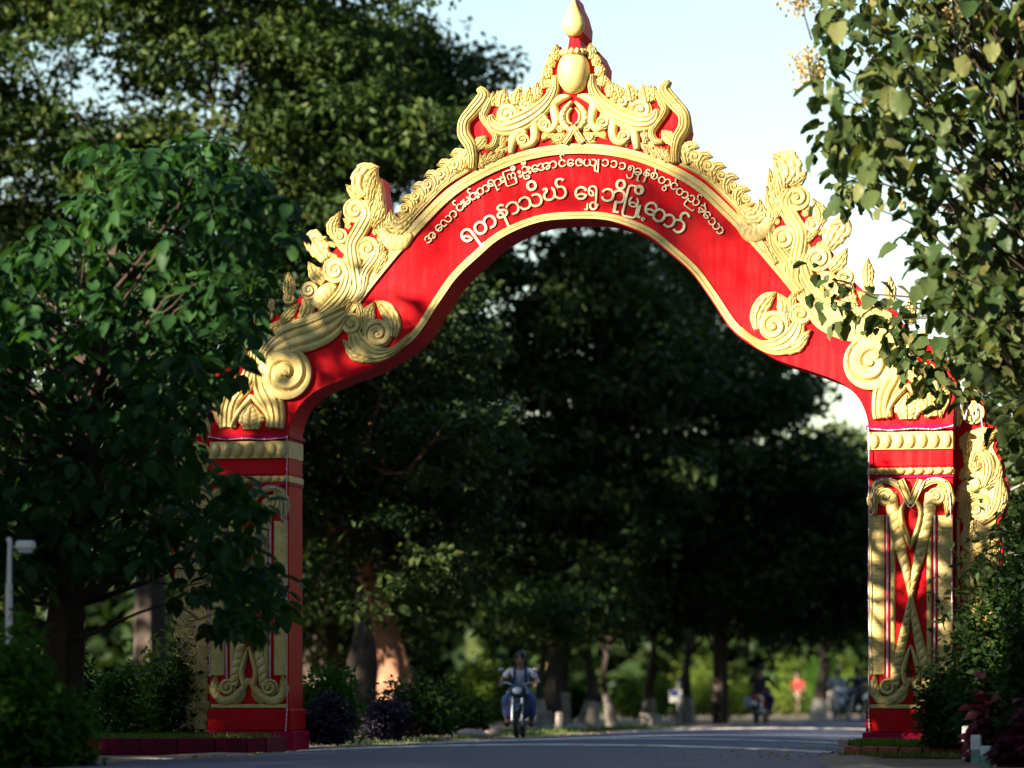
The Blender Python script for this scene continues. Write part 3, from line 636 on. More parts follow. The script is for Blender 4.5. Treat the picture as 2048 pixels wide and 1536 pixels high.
L1 = [('အ', 128, 606, 42), (LE, 180, 548, 42), ('လ', 226, 504, 42), (AA, 270, 462, 40), ('င', 311, 420, 38), (AST, 280, 392, 38), (VIS, 333, 398, 36), ('မ', 355, 380, 34), ('င', 391, 352, 32), (AST, 371, 318, 32), (VIS, 418, 343, 30),
 ('တ', 456, 311, 27), ('ရ', 517, 284, 25), (AA, 549, 263, 24), (VIS, 573, 248, 22), (RA, 622, 236, 17, 78, 100), ('က', 632, 226, 17, 56, 40), (LII, 641, 178, 17), (VIS, 684, 213, 15), ('ဦ', 716, 186, 12), (VIS, 744, 188, 11),
 (LE, 778, 178, 9), ('အ', 834, 166, 8), (AA, 891, 154, 6), ('င', 946, 146, 4), (AST, 946, 104, 3), (LE, 998, 142, 2), ('ဇ', 1053, 141, 0), ('ယ', 1120, 142, -2), (YA, 1160, 162, -3), ('၁', 1214, 143, -5), ('၁', 1267, 151, -8), ('၁', 1320, 163, -11),
 ('၅', 1370, 200, -14), ('ခ', 1418, 198, -16), (LU, 1420, 240, -16), ('န', 1466, 222, -18), (HA, 1450, 252, -18, 10, 26), ('စ', 1518, 224, -20), (AST, 1534, 188, -21), ('တ', 1582, 258, -24), (WA, 1580, 303, -24), ('င', 1640, 287, -27), (AST, 1661, 250, -27),
 ('တ', 1692, 332, -33), ('ည', 1752, 392, -38), (AST, 1799, 353, -40), ('ခ', 1817, 428, -42), (AI, 1832, 404, -42), (AUK, 1798, 447, -42), (LE, 1845, 467, -45), ('သ', 1890, 522, -49), (AA, 1924, 562, -50)]
for e in L1: letter(e[0], e[1], e[2], u_, e[3], *(e[4:] if len(e) > 4 else ()))
u2 = 150.0
L2 = [('ရ', 384, 614, 36), ('တ', 468, 528, 32), ('န', 582, 474, 24), (AA, 640, 424, 20), ('သ', 750, 384, 14), (LI, 757, 285, 12, 66, 66), ('ဃ', 900, 332, 6), (AST, 930, 268, 3, 62, 62),
 (LE, 1062, 331, -1), ('ရ', 1140, 346, -4, 74, 125), (WA, 1140, 410, -5, 54, 54), (HA, 1096, 415, -5, 22, 44), ('ဘ', 1266, 348, -9), (LI, 1310, 278, -11, 66, 66), (LU, 1284, 418, -10, 40, 72), (RA, 1380, 384, -14, 98, 205), ('မ', 1390, 388, -15, 66, 66), (LI, 1424, 312, -16, 62, 62), (LU, 1428, 446, -16, 26, 80), (AUK, 1448, 492, -18, 24, 24), (LE, 1497, 428, -24), ('တ', 1578, 486, -30), (AA, 1668, 536, -36), (AST, 1706, 478, -38, 62, 62)]
for e in L2: letter(e[0], e[1], e[2], u2, e[3], *(e[4:] if len(e) > 4 else ()))

# ------------------------------------------------------------------ foliage helpers
def tmpl_diamond():
    return np.array([(0, 0, 0), (0.42, 0.5, 0.06), (1, 0, -0.08), (0.42, -0.5, 0.06)]), [(0, 1, 2), (0, 2, 3)]
def tmpl_oval():                                          # drooping oval leaf folded along its midrib
    xs = [0, 0.22, 0.55, 0.82, 1.0]; ws = [0, 0.34, 0.5, 0.34, 0]; v = []; 
    for x, w in zip(xs, ws):
        z = -0.32*x*x
        if w == 0: v.append((x, 0, z))
        else: v += [(x, w, z+0.10), (x, 0, z), (x, -w, z+0.10)]
    f = [(0, 1, 2), (0, 2, 3)]
    for a in (1, 4): f += [(a, a+3, a+4, a+1), (a+1, a+4, a+5, a+2)]
    f += [(7, 10, 8), (8, 10, 9)]
    return np.array(v), f
def tmpl_broad(seed):                                     # broad wavy leaf with a jagged rim
    r_ = random.Random(seed); n = 19; rim = []
    for i in range(n):
        a = math.pi*2*i/n; x = 0.52-0.5*math.cos(a); y = 0.46*math.sin(a)*(1.1-0.45*x)
        k = 1+0.09*math.sin(i*2.1+seed)+r_.uniform(-.05, .05)
        if i == 0: k = 1
        x = 0.5+(x-0.5)*k; y *= k
        rim.append((x, y, -0.28*x*x+0.22*abs(y)+r_.uniform(-.05, .05)))
    v = [(0.5, 0, -0.09)]+rim; f = [(0, 1+i, 1+(i+1) % n) for i in range(n)]
    return np.array(v), f
T_DIA, T_OVAL = tmpl_diamond(), tmpl_oval()
T_BROAD = [tmpl_broad(s) for s in range(4)]

def rots(n, rng, droop=0.35, spread=0.8, face=None):
    az = rng.uniform(0, 2*np.pi, n); pitch = rng.normal(-droop, spread*0.6, n); roll = rng.normal(0, spread, n)
    ca, sa, cp, sp, cr, sr = np.cos(az), np.sin(az), np.cos(pitch), np.sin(pitch), np.cos(roll), np.sin(roll)
    X = np.stack([ca*cp, sa*cp, sp], 1); Y0 = np.stack([-sa, ca, 0*az], 1); Z0 = np.cross(X, Y0)
    Y = Y0*cr[:, None]+Z0*sr[:, None]; Z = np.cross(X, Y)
    return np.stack([X, Y, Z], 2)                          # columns
def leaves_mesh(name, tmpl, pos, rot, scl, wid, tone, m):
    tv, tf = tmpl; n = len(pos); k = len(tv); L = np.empty((n, k, 3))
    L[:, :, 0] = tv[None, :, 0]*scl[:, None]; L[:, :, 1] = tv[None, :, 1]*(scl*wid)[:, None]; L[:, :, 2] = tv[None, :, 2]*scl[:, None]
    V = np.einsum('nij,nkj->nki', rot, L)+pos[:, None, :]
    nl = sum(len(f) for f in tf); loops = np.concatenate([np.array(f) for f in tf]); cnt = np.array([len(f) for f in tf])
    allL = (loops[None, :]+(np.arange(n)*k)[:, None]).ravel(); tot = np.tile(cnt, n); st = np.concatenate([[0], np.cumsum(tot)[:-1]])
    me = bpy.data.meshes.new(name); me.vertices.add(n*k); me.vertices.foreach_set('co', V.ravel().astype(np.float32))
    me.loops.add(len(allL)); me.loops.foreach_set('vertex_index', allL.astype(np.int32))
    me.polygons.add(len(tot)); me.polygons.foreach_set('loop_start', st.astype(np.int32)); me.polygons.foreach_set('loop_total', tot.astype(np.int32))
    me.update(calc_edges=True)
    at_ = me.attributes.new('tone', 'FLOAT', 'POINT'); at_.data.foreach_set('value', np.repeat(tone, k).astype(np.float32))
    me.materials.append(m); return me

def in_poly(x, y, P):
    c = np.zeros(len(x), bool); n = len(P); j = n-1
    for i in range(n):
        xi, yi = P[i]; xj, yj = P[j]
        hit = ((yi > y) != (yj > y)) & (x < (xj-xi)*(y-yi)/((yj-yi) or 1e-9)+xi); c ^= hit; j = i
    return c
def poly_points(P, n, rng):                               # n random points inside a crown outline
    P = np.array(P, float); lo, hi = P.min(0), P.max(0); out = []
    while len(out) < n:
        q = rng.uniform(lo, hi, (n*3, 2)); q = q[in_poly(q[:, 0], q[:, 1], P)]; out += list(q)
    return np.array(out[:n])

def limbs(root, name, paths, m=None, n=7):
    mb = MB()
    for p, r_ in paths:
        if name == 'trunk':                                # fluted, knotty trunk
            P = catmull([(*q, r) for q, r in zip([tuple(a) for a in p], r_)], 30); k0 = len(mb.v); mb.tube([q[:3] for q in P], [q[3] for q in P], 20)
            for i in range(30):
                c = Vector(P[i][:3])
                for k in range(20):
                    v = Vector(mb.v[k0+i*20+k]); a = k*2*math.pi/20; d = 1+0.13*math.sin(a*5+i*0.25)+0.08*math.sin(a*8-i*0.5+1)+0.06*math.sin(i*1.7+a*2)
                    mb.v[k0+i*20+k] = tuple(c+(v-c)*d)
        else: mb.tube(p, r_, n)
    return mb.build(name, m or M['bark'], root, 80)
def wobble(a, b, k, amp, rr):
    a, b = Vector(a), Vector(b); out = []
    for i in range(k+1):
        t = i/k; p = a.lerp(b, t); j = amp*math.sin(math.pi*t)
        out.append(p+Vector((rr.uniform(-j, j), rr.uniform(-j, j), rr.uniform(-j, j)+amp*0.6*math.sin(math.pi*t))))
    return out

def pad_tree(label, base, trunk_top, outline, D, depth, npads, per_pad, lsize, m, seed, group=None, name='rain_tree', trunk_r=0.45, pad=(1.1, 0.42), cat='tree', holes=(), bark=None, whitewash=0.0, lw=0.5, trunk_pts=None):
    """tree with flattened leaf pads on limbs; the outline gives the crown's reach at distance D"""
    rng = np.random.default_rng(seed); rr = random.Random(seed)
    root = empty(name, base, 0, label, cat, group); B = Vector(base)
    top = Vector(trunk_top)
    q = poly_points(outline, npads*2, rng)
    for hx, hy, hw, hh_ in holes: q = q[((q[:, 0]-hx)/hw)**2+((q[:, 1]-hy)/hh_)**2 > 1]
    q = q[:npads]; npads = len(q); Dp = D+rng.uniform(-depth, depth, npads)
    C = np.stack([(q[:, 0]-1024)/F_PX*D, Dp, EYE+(HOR-q[:, 1])/F_PX*D], 1)
    C[:, 2] = np.maximum(C[:, 2], 0.5)
    tp = trunk_pts or [B, B.lerp(top, 0.35)+Vector((rr.uniform(-.2, .2), 0, 0)), B.lerp(top, 0.7)+Vector((rr.uniform(-.25, .25), 0, 0)), top]
    tp = [Vector(p) for p in tp]
    sm = catmull([tuple(p-B) for p in tp], 12)
    rad = [trunk_r*(1.45-1.2*(i/11)**0.35 if i < 3 else 0.78-0.48*i/11) for i in range(12)]; rad[0] = trunk_r*1.5; rad[1] = trunk_r*1.05
    limbs(root, 'trunk', [(sm, rad)], bark or M['bark'], 12)
    if whitewash:
        nn = max(2, int(12*whitewash)); hh = [p for p in catmull([tuple(p-B) for p in tp], 40) if p[2] < whitewash]
        rw = np.interp([p[2] for p in hh], [p[2] for p in sm], rad)
        limbs(root, 'limewash_band', [(hh, [r_*1.16+0.01 for r_ in rw])], M['limewash'], 12)
    paths = []
    for i in range(0, npads, max(1, npads//22)):
        c = Vector(C[i]); t = rr.uniform(0.45, 1.0); s0 = B+Vector(sm[min(11, int(t*11))])
        k = wobble(s0-B, c-B, 5, 0.05*(c-s0).length, rr); r0 = trunk_r*rr.uniform(0.10, 0.22)
        paths.append((k, [r0*(1-0.85*j/5)+0.012 for j in range(6)]))
    limbs(root, 'limbs', paths, bark or M['bark'], 6)
    n = npads*per_pad; idx = np.repeat(np.arange(npads), per_pad)
    ps = rng.uniform(0.65, 1.35, npads)
    d = rng.normal(0, 1, (n, 3)); d /= np.linalg.norm(d, axis=1)[:, None]; rad_ = rng.uniform(0, 1, n)**0.45
    off = d*rad_[:, None]*np.array([pad[0], pad[0], pad[1]])*ps[idx][:, None]
    # small tufts inside each pad
    nt = 9; tuf = rng.normal(0, 1, (npads, nt, 3))*np.array([pad[0], pad[0], pad[1]])*0.55*ps[:, None, None]
    pick = rng.integers(0, nt, n); use = rng.uniform(0, 1, n) < 0.72
    off2 = tuf[idx, pick]+rng.normal(0, 1, (n, 3))*np.array([0.2, 0.2, 0.13])*pad[0]
    off = np.where(use[:, None], off2, off)
    pos = C[idx]+off-np.array(B); scl = lsize*rng.uniform(0.6, 1.35, n)
    keep = pos[:, 2]+B.z > 0.15; pos, scl, idx = pos[keep], scl[keep], idx[keep]; n = len(pos)
    tone = np.clip(0.45+rng.normal(0, 0.16, npads)[idx]+rng.normal(0, 0.16, n), 0, 1)
    me = leaves_mesh('foliage', T_DIA, pos, rots(n, rng, 0.3, 0.9), scl, lw*np.ones(n), tone, m)
    link(bpy.data.objects.new('foliage', me), root, kind='stuff')
    return root

def bush(label, base, rad, n, lsize, m, seed, name='bush', cat='bush', group=None, tmpl=None, squash=1.0, stems=7):
    rng = np.random.default_rng(seed); rr = random.Random(seed)
    root = empty(name, base, 0, label, cat, group); rx, ry, rz = rad
    k = max(6, n//110); cc = rng.normal(0, 1, (k, 3)); cc /= np.linalg.norm(cc, axis=1)[:, None]; cc[:, 2] = np.abs(cc[:, 2])*1.1-0.15
    cc *= np.array(rad)*rng.uniform(0.45, 0.92, k)[:, None]; cc[:, 2] += rz*0.15
    idx = rng.integers(0, k, n); pos = cc[idx]+rng.normal(0, 1, (n, 3))*np.array(rad)*0.19
    pos[:, 2] = np.abs(pos[:, 2])+0.02
    tone = np.clip(0.45+rng.normal(0, 0.18, k)[idx]+rng.normal(0, 0.15, n), 0, 1)
    me = leaves_mesh('foliage', tmpl or T_DIA, pos, rots(n, rng, 0.0, 0.9), lsize*rng.uniform(0.6, 1.4, n), 0.5*np.ones(n), tone, m)
    link(bpy.data.objects.new('foliage', me), root, kind='stuff')
    limbs(root, 'stems', [(wobble((rr.uniform(-.1, .1)*rx, rr.uniform(-.1, .1)*ry, -0.02), tuple(cc[i]), 4, 0.06*rz, rr), [0.03*rz+0.006, 0.022*rz+.005, 0.016*rz+.004, 0.01, 0.005]) for i in range(min(stems, k))], M['twig'], 5)
    return root

# ------------------------------------------------------------------ big trees behind the gate
def gz(x, D): return Vector(((x-1024)/F_PX*D, D, -0.02))
# tall rain tree filling the upper left
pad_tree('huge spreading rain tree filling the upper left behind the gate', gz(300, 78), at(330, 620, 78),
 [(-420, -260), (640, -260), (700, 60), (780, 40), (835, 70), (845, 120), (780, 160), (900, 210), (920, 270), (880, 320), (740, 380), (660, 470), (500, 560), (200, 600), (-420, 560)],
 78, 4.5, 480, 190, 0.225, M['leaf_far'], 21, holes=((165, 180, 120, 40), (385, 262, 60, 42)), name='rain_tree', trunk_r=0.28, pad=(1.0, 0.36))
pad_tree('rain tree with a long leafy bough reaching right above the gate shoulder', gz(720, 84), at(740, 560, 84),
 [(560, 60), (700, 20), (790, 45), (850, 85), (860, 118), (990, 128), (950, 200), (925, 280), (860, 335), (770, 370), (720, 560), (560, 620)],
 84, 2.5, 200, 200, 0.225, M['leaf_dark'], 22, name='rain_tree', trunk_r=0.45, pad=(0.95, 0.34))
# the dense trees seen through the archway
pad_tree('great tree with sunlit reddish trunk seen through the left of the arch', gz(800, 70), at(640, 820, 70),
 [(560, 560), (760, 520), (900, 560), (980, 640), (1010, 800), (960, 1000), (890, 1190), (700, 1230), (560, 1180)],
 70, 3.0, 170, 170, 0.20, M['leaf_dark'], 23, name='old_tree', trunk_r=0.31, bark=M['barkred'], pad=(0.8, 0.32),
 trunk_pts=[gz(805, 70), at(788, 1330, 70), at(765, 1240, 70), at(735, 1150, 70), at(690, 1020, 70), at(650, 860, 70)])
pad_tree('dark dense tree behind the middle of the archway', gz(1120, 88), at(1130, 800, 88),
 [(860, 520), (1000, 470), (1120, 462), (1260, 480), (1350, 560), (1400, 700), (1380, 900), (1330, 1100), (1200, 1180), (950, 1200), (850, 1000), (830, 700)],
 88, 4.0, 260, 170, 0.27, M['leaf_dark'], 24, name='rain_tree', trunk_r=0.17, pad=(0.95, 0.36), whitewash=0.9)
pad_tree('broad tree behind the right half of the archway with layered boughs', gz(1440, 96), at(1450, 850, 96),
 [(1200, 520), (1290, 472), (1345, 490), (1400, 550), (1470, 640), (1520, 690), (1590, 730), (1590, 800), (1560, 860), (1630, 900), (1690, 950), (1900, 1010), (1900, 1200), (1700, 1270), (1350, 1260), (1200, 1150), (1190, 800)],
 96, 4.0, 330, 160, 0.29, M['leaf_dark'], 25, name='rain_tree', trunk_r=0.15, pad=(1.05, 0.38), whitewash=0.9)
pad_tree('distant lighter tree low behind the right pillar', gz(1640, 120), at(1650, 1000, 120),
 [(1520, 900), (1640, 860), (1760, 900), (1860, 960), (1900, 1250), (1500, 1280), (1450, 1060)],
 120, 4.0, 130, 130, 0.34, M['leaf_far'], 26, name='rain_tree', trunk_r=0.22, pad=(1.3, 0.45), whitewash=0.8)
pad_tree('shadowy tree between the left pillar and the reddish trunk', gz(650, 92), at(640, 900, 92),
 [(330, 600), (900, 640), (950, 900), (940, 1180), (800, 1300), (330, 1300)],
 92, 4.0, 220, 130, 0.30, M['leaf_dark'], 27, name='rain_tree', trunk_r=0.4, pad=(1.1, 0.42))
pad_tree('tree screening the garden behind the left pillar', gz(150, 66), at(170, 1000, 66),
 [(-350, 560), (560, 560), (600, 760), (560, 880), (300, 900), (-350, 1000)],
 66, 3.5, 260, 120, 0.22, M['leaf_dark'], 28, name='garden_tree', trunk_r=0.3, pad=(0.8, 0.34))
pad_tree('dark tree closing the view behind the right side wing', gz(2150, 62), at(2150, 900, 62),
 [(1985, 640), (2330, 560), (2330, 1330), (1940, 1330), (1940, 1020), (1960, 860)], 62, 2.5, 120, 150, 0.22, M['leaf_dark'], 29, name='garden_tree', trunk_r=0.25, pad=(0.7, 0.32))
# slim lime-washed roadside trunks far down the left verge
for i, (x, D, h, lean) in enumerate(((1088, 78, 1290, -8), (1108, 84, 1280, 4), (1176, 88, 1270, 6), (1226, 92, 1230, -4), (1296, 96, 1220, 8), (1372, 104, 1270, 4))):
    pad_tree(['slim whitewashed trunk nearest behind the near rider', 'short whitewashed trunk second from the near rider', 'leaning whitewashed trunk third from the near rider', 'dark tall whitewashed trunk below the arch apex', 'pale sunlit whitewashed trunk right of the arch apex', 'slender whitewashed trunk farthest down the verge'][i],
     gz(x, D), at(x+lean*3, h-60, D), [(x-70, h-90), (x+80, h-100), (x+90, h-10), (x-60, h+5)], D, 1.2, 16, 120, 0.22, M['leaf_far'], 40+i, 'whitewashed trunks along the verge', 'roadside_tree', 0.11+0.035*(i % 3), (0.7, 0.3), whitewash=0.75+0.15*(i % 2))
# far wood closing the view
rng = np.random.default_rng(5); n = 60000
wx = rng.uniform(-60, 75, n); wy = rng.uniform(150, 172, n)
hh = 9+3.0*np.sin(wx*0.23)+2.0*np.sin(wx*0.61+1)-0.10*np.maximum(wx-4, 0)*2.2
wz = rng.uniform(0, 1, n)**0.8*np.maximum(hh, 3.0)
cl = rng.normal(0, 0.5, (n, 3)); pos = np.stack([wx, wy, wz], 1)+cl
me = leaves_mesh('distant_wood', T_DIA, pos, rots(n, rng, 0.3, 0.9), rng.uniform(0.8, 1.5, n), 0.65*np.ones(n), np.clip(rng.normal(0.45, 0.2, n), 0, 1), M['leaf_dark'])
link(bpy.data.objects.new('distant_wood', me), None, 'dark far off wood closing the view behind the trees', 'wood', None, 'stuff')

# ------------------------------------------------------------------ unseen trees: left rows shade the gate, the rest added to block light
SH = [((-18.9, 36.9), 12.6, 4.6, 36, 'by the gate lawn'), ((-11.2, 34.2), 6.5, 3.0, 30, 'small one before the left pillar'), ((-24, 45), 13.5, 4.5, 26, 'tall one behind the gate lawn'), ((-9.0, 24), 6.0, 2.6, 26, 'low one by the junction'),
 ((-29, 63), 19.5, 7.0, 20, 'tall one past the gate'), ((-26, 58), 12.5, 4.2, 26, 'one beside the garden'), ((-36, 78), 18, 8, 26, 'largest in the back row'), ((-25, 92), 17, 7.5, 26, 'farthest in the back row'), ((-34.5, 20.5), 22.6, 5.0, 2.6, 'thin tall one in the second row'),  # trees below are added to hold sky light and sun off the scene
 ((-13, -14), 15, 7, 22, 'behind the viewer on the left'), ((2, -20), 17, 8, 22, 'straight behind the viewer'), ((17, -12), 17, 8, 22, 'behind the viewer on the right'), ((25, 8), 15, 7, 22, 'at the right of the viewer'), ((22, 26), 15, 6.5, 22, 'across the junction on the right'), ((20, 42), 13, 6, 22, 'right of the right pillar'), ((17.5, 57), 14, 5.5, 24, 'past the gate on the right'), ((13.4, 52), 15, 4.2, 30, 'beside the right side wing'), ((21.5, 72), 15, 6, 24, 'second past the gate on the right'), ((27, 90), 16, 7, 24, 'third past the gate on the right'), ((34, 112), 17, 8, 24, 'farthest on the right'), ((-7.5, 12), 15, 6.5, 20, 'overhanging the viewer from the left'), ((8.0, 12), 15, 6.5, 20, 'overhanging the viewer from the right'), ((10.5, 24), 14, 4.6, 22, 'overhanging the junction on the right'), ((-17.6, 22.6), 13.6, 5.0, 28, 'screening the broad leaved tree from the sun')]
for i, ((x, y), h, r_, dens, lab) in enumerate(SH):
    rng = np.random.default_rng(60+i); rr = random.Random(60+i); lo = (h*0.2 if h < 20 else h*0.72) if lab[:4] != 'over' else 6.4
    # crown: leaf pads spread through a rounded volume
    npd = int(dens*r_); P = rng.normal(0, 1, (npd, 3)); P /= np.linalg.norm(P, axis=1)[:, None]; P *= rng.uniform(0, 1, npd)[:, None]**0.45
    C = P*np.array([r_, r_, (h-lo)/2])+np.array([0, 0, (h+lo)/2])
    root = empty('shade_tree', (x, y, -0.02), 0, 'unseen shade tree, '+lab, 'tree', 'shade trees outside the picture')
    sm = catmull([(0, 0, 0), (rr.uniform(-.3, .3), 0, h*0.3), (rr.uniform(-.5, .5), 0, h*0.7)], 8)
    limbs(root, 'trunk', [(sm, [0.035*h*(1-0.09*k) for k in range(8)])], M['bark'], 9)
    limbs(root, 'limbs', [(wobble(sm[3+k % 5], tuple(C[k]), 5, 0.3, rr), [0.12, 0.10, 0.08, 0.06, 0.04, 0.02]) for k in range(0, npd, max(1, npd//22))], M['bark'], 5)
    per = 60; n = npd*per; idx = np.repeat(np.arange(npd), per)
    pos = C[idx]+rng.normal(0, 1, (n, 3))*np.array([0.55, 0.55, 0.28]); pos[:, 2] = np.maximum(pos[:, 2], 0.3)
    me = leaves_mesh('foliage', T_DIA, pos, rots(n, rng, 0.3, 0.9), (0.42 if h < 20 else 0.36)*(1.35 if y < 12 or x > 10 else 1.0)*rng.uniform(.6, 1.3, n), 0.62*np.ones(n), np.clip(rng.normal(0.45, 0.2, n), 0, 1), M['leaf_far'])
    link(bpy.data.objects.new('foliage', me), root, kind='stuff')

# unseen leaf belt added all round to block low sky light
rng = np.random.default_rng(6); n = 26000
az = rng.uniform(R(24), R(336), n); rad_ = rng.uniform(62, 80, n); hh = 12+2.5*np.sin(az*9)+2*np.sin(az*23+1)
pos = np.stack([np.sin(az)*rad_, 30+np.cos(az)*rad_, rng.uniform(0, 1, n)**0.8*hh], 1)
me = leaves_mesh('sky_block_belt', T_DIA, pos, rots(n, rng, 0.3, 0.9), rng.uniform(1.2, 2.4, n), 0.65*np.ones(n), np.clip(rng.normal(0.45, 0.2, n), 0, 1), M['leaf_dark'])
link(bpy.data.objects.new('sky_block_belt', me), None, 'unseen dark belt of leaves added all round to block sky light', 'wood', None, 'stuff')

# ------------------------------------------------------------------ near trees with leaves one can tell apart
def leafy_tree(label, name, base, trunk, outline, D0, D1, nclus, per, lsize, tmpls, m, seed, singles, radial, wid, extra=(), twigs=90, droop=0.5, tw=0.35):
    rng = np.random.default_rng(seed); rr = random.Random(seed); B = Vector(base)
    root = empty(name, base, 0, label, 'tree')
    q = poly_points(outline, nclus, rng); Dp = rng.uniform(D0, D1, nclus)
    C = np.stack([(q[:, 0]-1024)/F_PX*Dp, Dp, EYE+(HOR-q[:, 1])/F_PX*Dp], 1)
    for (poly, da, db, k) in extra:
        q2 = poly_points(poly, k, rng); d2 = rng.uniform(da, db, k)
        C = np.vstack([C, np.stack([(q2[:, 0]-1024)/F_PX*d2, d2, EYE+(HOR-q2[:, 1])/F_PX*d2], 1)])
    N = len(C); tp = [Vector(p) for p in trunk]; sm = catmull([tuple(p-B) for p in tp], 14)
    limbs(root, 'trunk', [(sm, [0.20*(1-0.8*i/13)+0.02 for i in range(14)])], M['twig'], 10)
    paths = []
    for i in range(min(N, twigs)):
        c = Vector(C[(i*7) % N])-B; k = min(range(14), key=lambda j: (Vector(sm[j])-c).length+abs(sm[j][2]-c.z*0.75)); s0 = Vector(sm[k])
        paths.append((wobble(s0, c, 5, 0.06*(c-s0).length, rr), [0.035, 0.028, 0.02, 0.014, 0.010, 0.005]))
    limbs(root, 'limbs', paths, M['twig'], 5)
    n = N*per; idx = np.repeat(np.arange(N), per)
    az = np.tile(np.arange(per)/per*2*np.pi, N)+np.repeat(rng.uniform(0, 6.28, N), per)+rng.normal(0, 0.3, n)
    pitch = rng.normal(-droop, 0.35, n); roll = rng.normal(0, 0.35, n)
    X = np.stack([np.cos(az)*np.cos(pitch), np.sin(az)*np.cos(pitch), np.sin(pitch)], 1)
    Y0 = np.stack([-np.sin(az), np.cos(az), 0*az], 1); Z0 = np.cross(X, Y0)
    Y = Y0*np.cos(roll)[:, None]+Z0*np.sin(roll)[:, None]; Rm = np.stack([X, Y, np.cross(X, Y)], 2)
    pos = C[idx]+X*radial+rng.normal(0, tw*lsize, (n, 3))-np.array(B)
    scl = lsize*rng.uniform(0.45, 1.3, n); tone = np.clip(0.45+rng.normal(0, 0.15, N)[idx]+rng.normal(0, 0.18, n), 0, 1)
    wp = pos+np.array(B); sx = 1024+wp[:, 0]/wp[:, 1]*F_PX; sy = HOR-(wp[:, 2]-EYE)/wp[:, 1]*F_PX
    vis = (sx > -20) & (sx < 2070) & (sy > -20) & (sy < 1550)
    score = np.where(vis, -wp[:, 1]+scl*6, -1e6); pick = np.argsort(-score)[:singles]
    rest = np.ones(n, bool); rest[pick] = False
    for k, T in enumerate(tmpls):
        s_ = rest & (np.arange(n) % len(tmpls) == k)
        me = leaves_mesh('foliage', T, pos[s_], Rm[s_], scl[s_], wid*np.ones(s_.sum()), tone[s_], m)
        link(bpy.data.objects.new('foliage', me), root, kind='stuff')
    vari = []
    for k, T in enumerate(tmpls):
        for t_ in (0.25, 0.5, 0.75):
            vari.append(leaves_mesh('leaf', T, np.zeros((1, 3)), np.eye(3)[None], np.ones(1), wid*np.ones(1), np.array([t_]), m))
    for i in pick:
        o = bpy.data.objects.new('leaf', vari[(i % len(tmpls))*3+min(2, int(tone[i]*3))])
        o.matrix_local = Matrix.Translation(Vector(pos[i])) @ Matrix(Rm[i].tolist()).to_4x4() @ Matrix.Scale(float(scl[i]), 4)
        link(o, root)
    return root
LT = [(-330, 430), (0, 520), (140, 400), (300, 310), (430, 275), (520, 340), (610, 430), (565, 510), (505, 590), (520, 690), (460, 760), (410, 830), (395, 900), (490, 960), (545, 1010), (500, 1080), (575, 1190), (540, 1260), (430, 1260), (340, 1160), (200, 1130), (100, 1170), (0, 1230), (-330, 1260)]
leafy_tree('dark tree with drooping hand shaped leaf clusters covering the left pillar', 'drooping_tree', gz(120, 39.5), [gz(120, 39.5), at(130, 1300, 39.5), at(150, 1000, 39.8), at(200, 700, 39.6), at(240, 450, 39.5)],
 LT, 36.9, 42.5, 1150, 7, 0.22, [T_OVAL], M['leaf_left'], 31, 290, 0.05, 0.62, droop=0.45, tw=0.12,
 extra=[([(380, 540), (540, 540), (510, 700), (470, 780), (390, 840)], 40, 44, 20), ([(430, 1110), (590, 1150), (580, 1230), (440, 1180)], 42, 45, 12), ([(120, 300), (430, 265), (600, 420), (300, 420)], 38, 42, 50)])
RT = [(1640, -220), (1640, -10), (1630, 60), (1650, 150), (1700, 210), (1690, 300), (1730, 380), (1790, 380), (1810, 470), (1850, 540), (1880, 620), (1910, 690), (1950, 760), (1985, 860), (2060, 900), (2090, 1080), (2330, 1080), (2330, -220)]
leafy_tree('broad leaved tree with sunlit outer leaves framing the upper right', 'broad_leaved_tree', gz(2230, 41), [gz(2230, 41), at(2215, 1100, 41), at(2170, 700, 41), at(2080, 350, 41), at(2000, 60, 41)],
 RT, 37.5, 43.5, 640, 6, 0.225, T_BROAD, M['leaf_right'], 33, 290, 0.10, 0.95, twigs=240, droop=0.55, tw=0.5,
 extra=[([(1615, 520), (1650, 500), (1730, 560), (1760, 610), (1740, 640), (1680, 630), (1640, 600)], 44.6, 45.8, 5), ([(1700, 560), (1850, 640), (1930, 700), (1930, 790), (1850, 760), (1780, 680)], 43.8, 45.4, 26), ([(1860, 560), (2060, 500), (2070, 740), (1980, 740), (1900, 690)], 41, 44, 70), ([(1650, 340), (1740, 360), (1720, 430), (1660, 400)], 42, 44, 5), ([(1640, 200), (1690, 250), (1680, 350), (1650, 320)], 40, 43, 4)])
for i, (x, y, D) in enumerate(((1600, 6, 39.5), (1610, 118, 39.5), (1620, 150, 39.8), (1975, 20, 39), (1900, 30, 40), (2030, 40, 39.5))):
    rng = np.random.default_rng(80+i); n = 160; c = at(x, y, D); root = empty('blossom_spray', c, 0, ['cream blossom spray at the top edge left of the broad leaved tree', 'upper pale blossom spray on the left rim of the tree', 'lower pale blossom spray on the left rim of the tree', 'tan blossom spray high among the right hand leaves', 'inner blossom spray high in the broad leaved tree', 'corner blossom spray at the upper right of the picture'][i], 'blossom', 'blossom sprays on the broad leaved tree')
    p = rng.normal(0, 1, (n, 3))*np.array([0.09, 0.09, 0.07])
    link(bpy.data.objects.new('florets', leaves_mesh('florets', T_DIA, p, rots(n, rng, 0, 1.2), 0.05*rng.uniform(.6, 1.3, n), 0.8*np.ones(n), rng.uniform(0, 1, n), M['leaf_flower'])), root, kind='stuff')
    MB().tube([(0.02, 0, 0.04), (0.06, 0.05, -0.15), (0.14, 0.1, -0.4)], [0.006, 0.009, 0.012], 5).build('stalk', M['twig'], root)

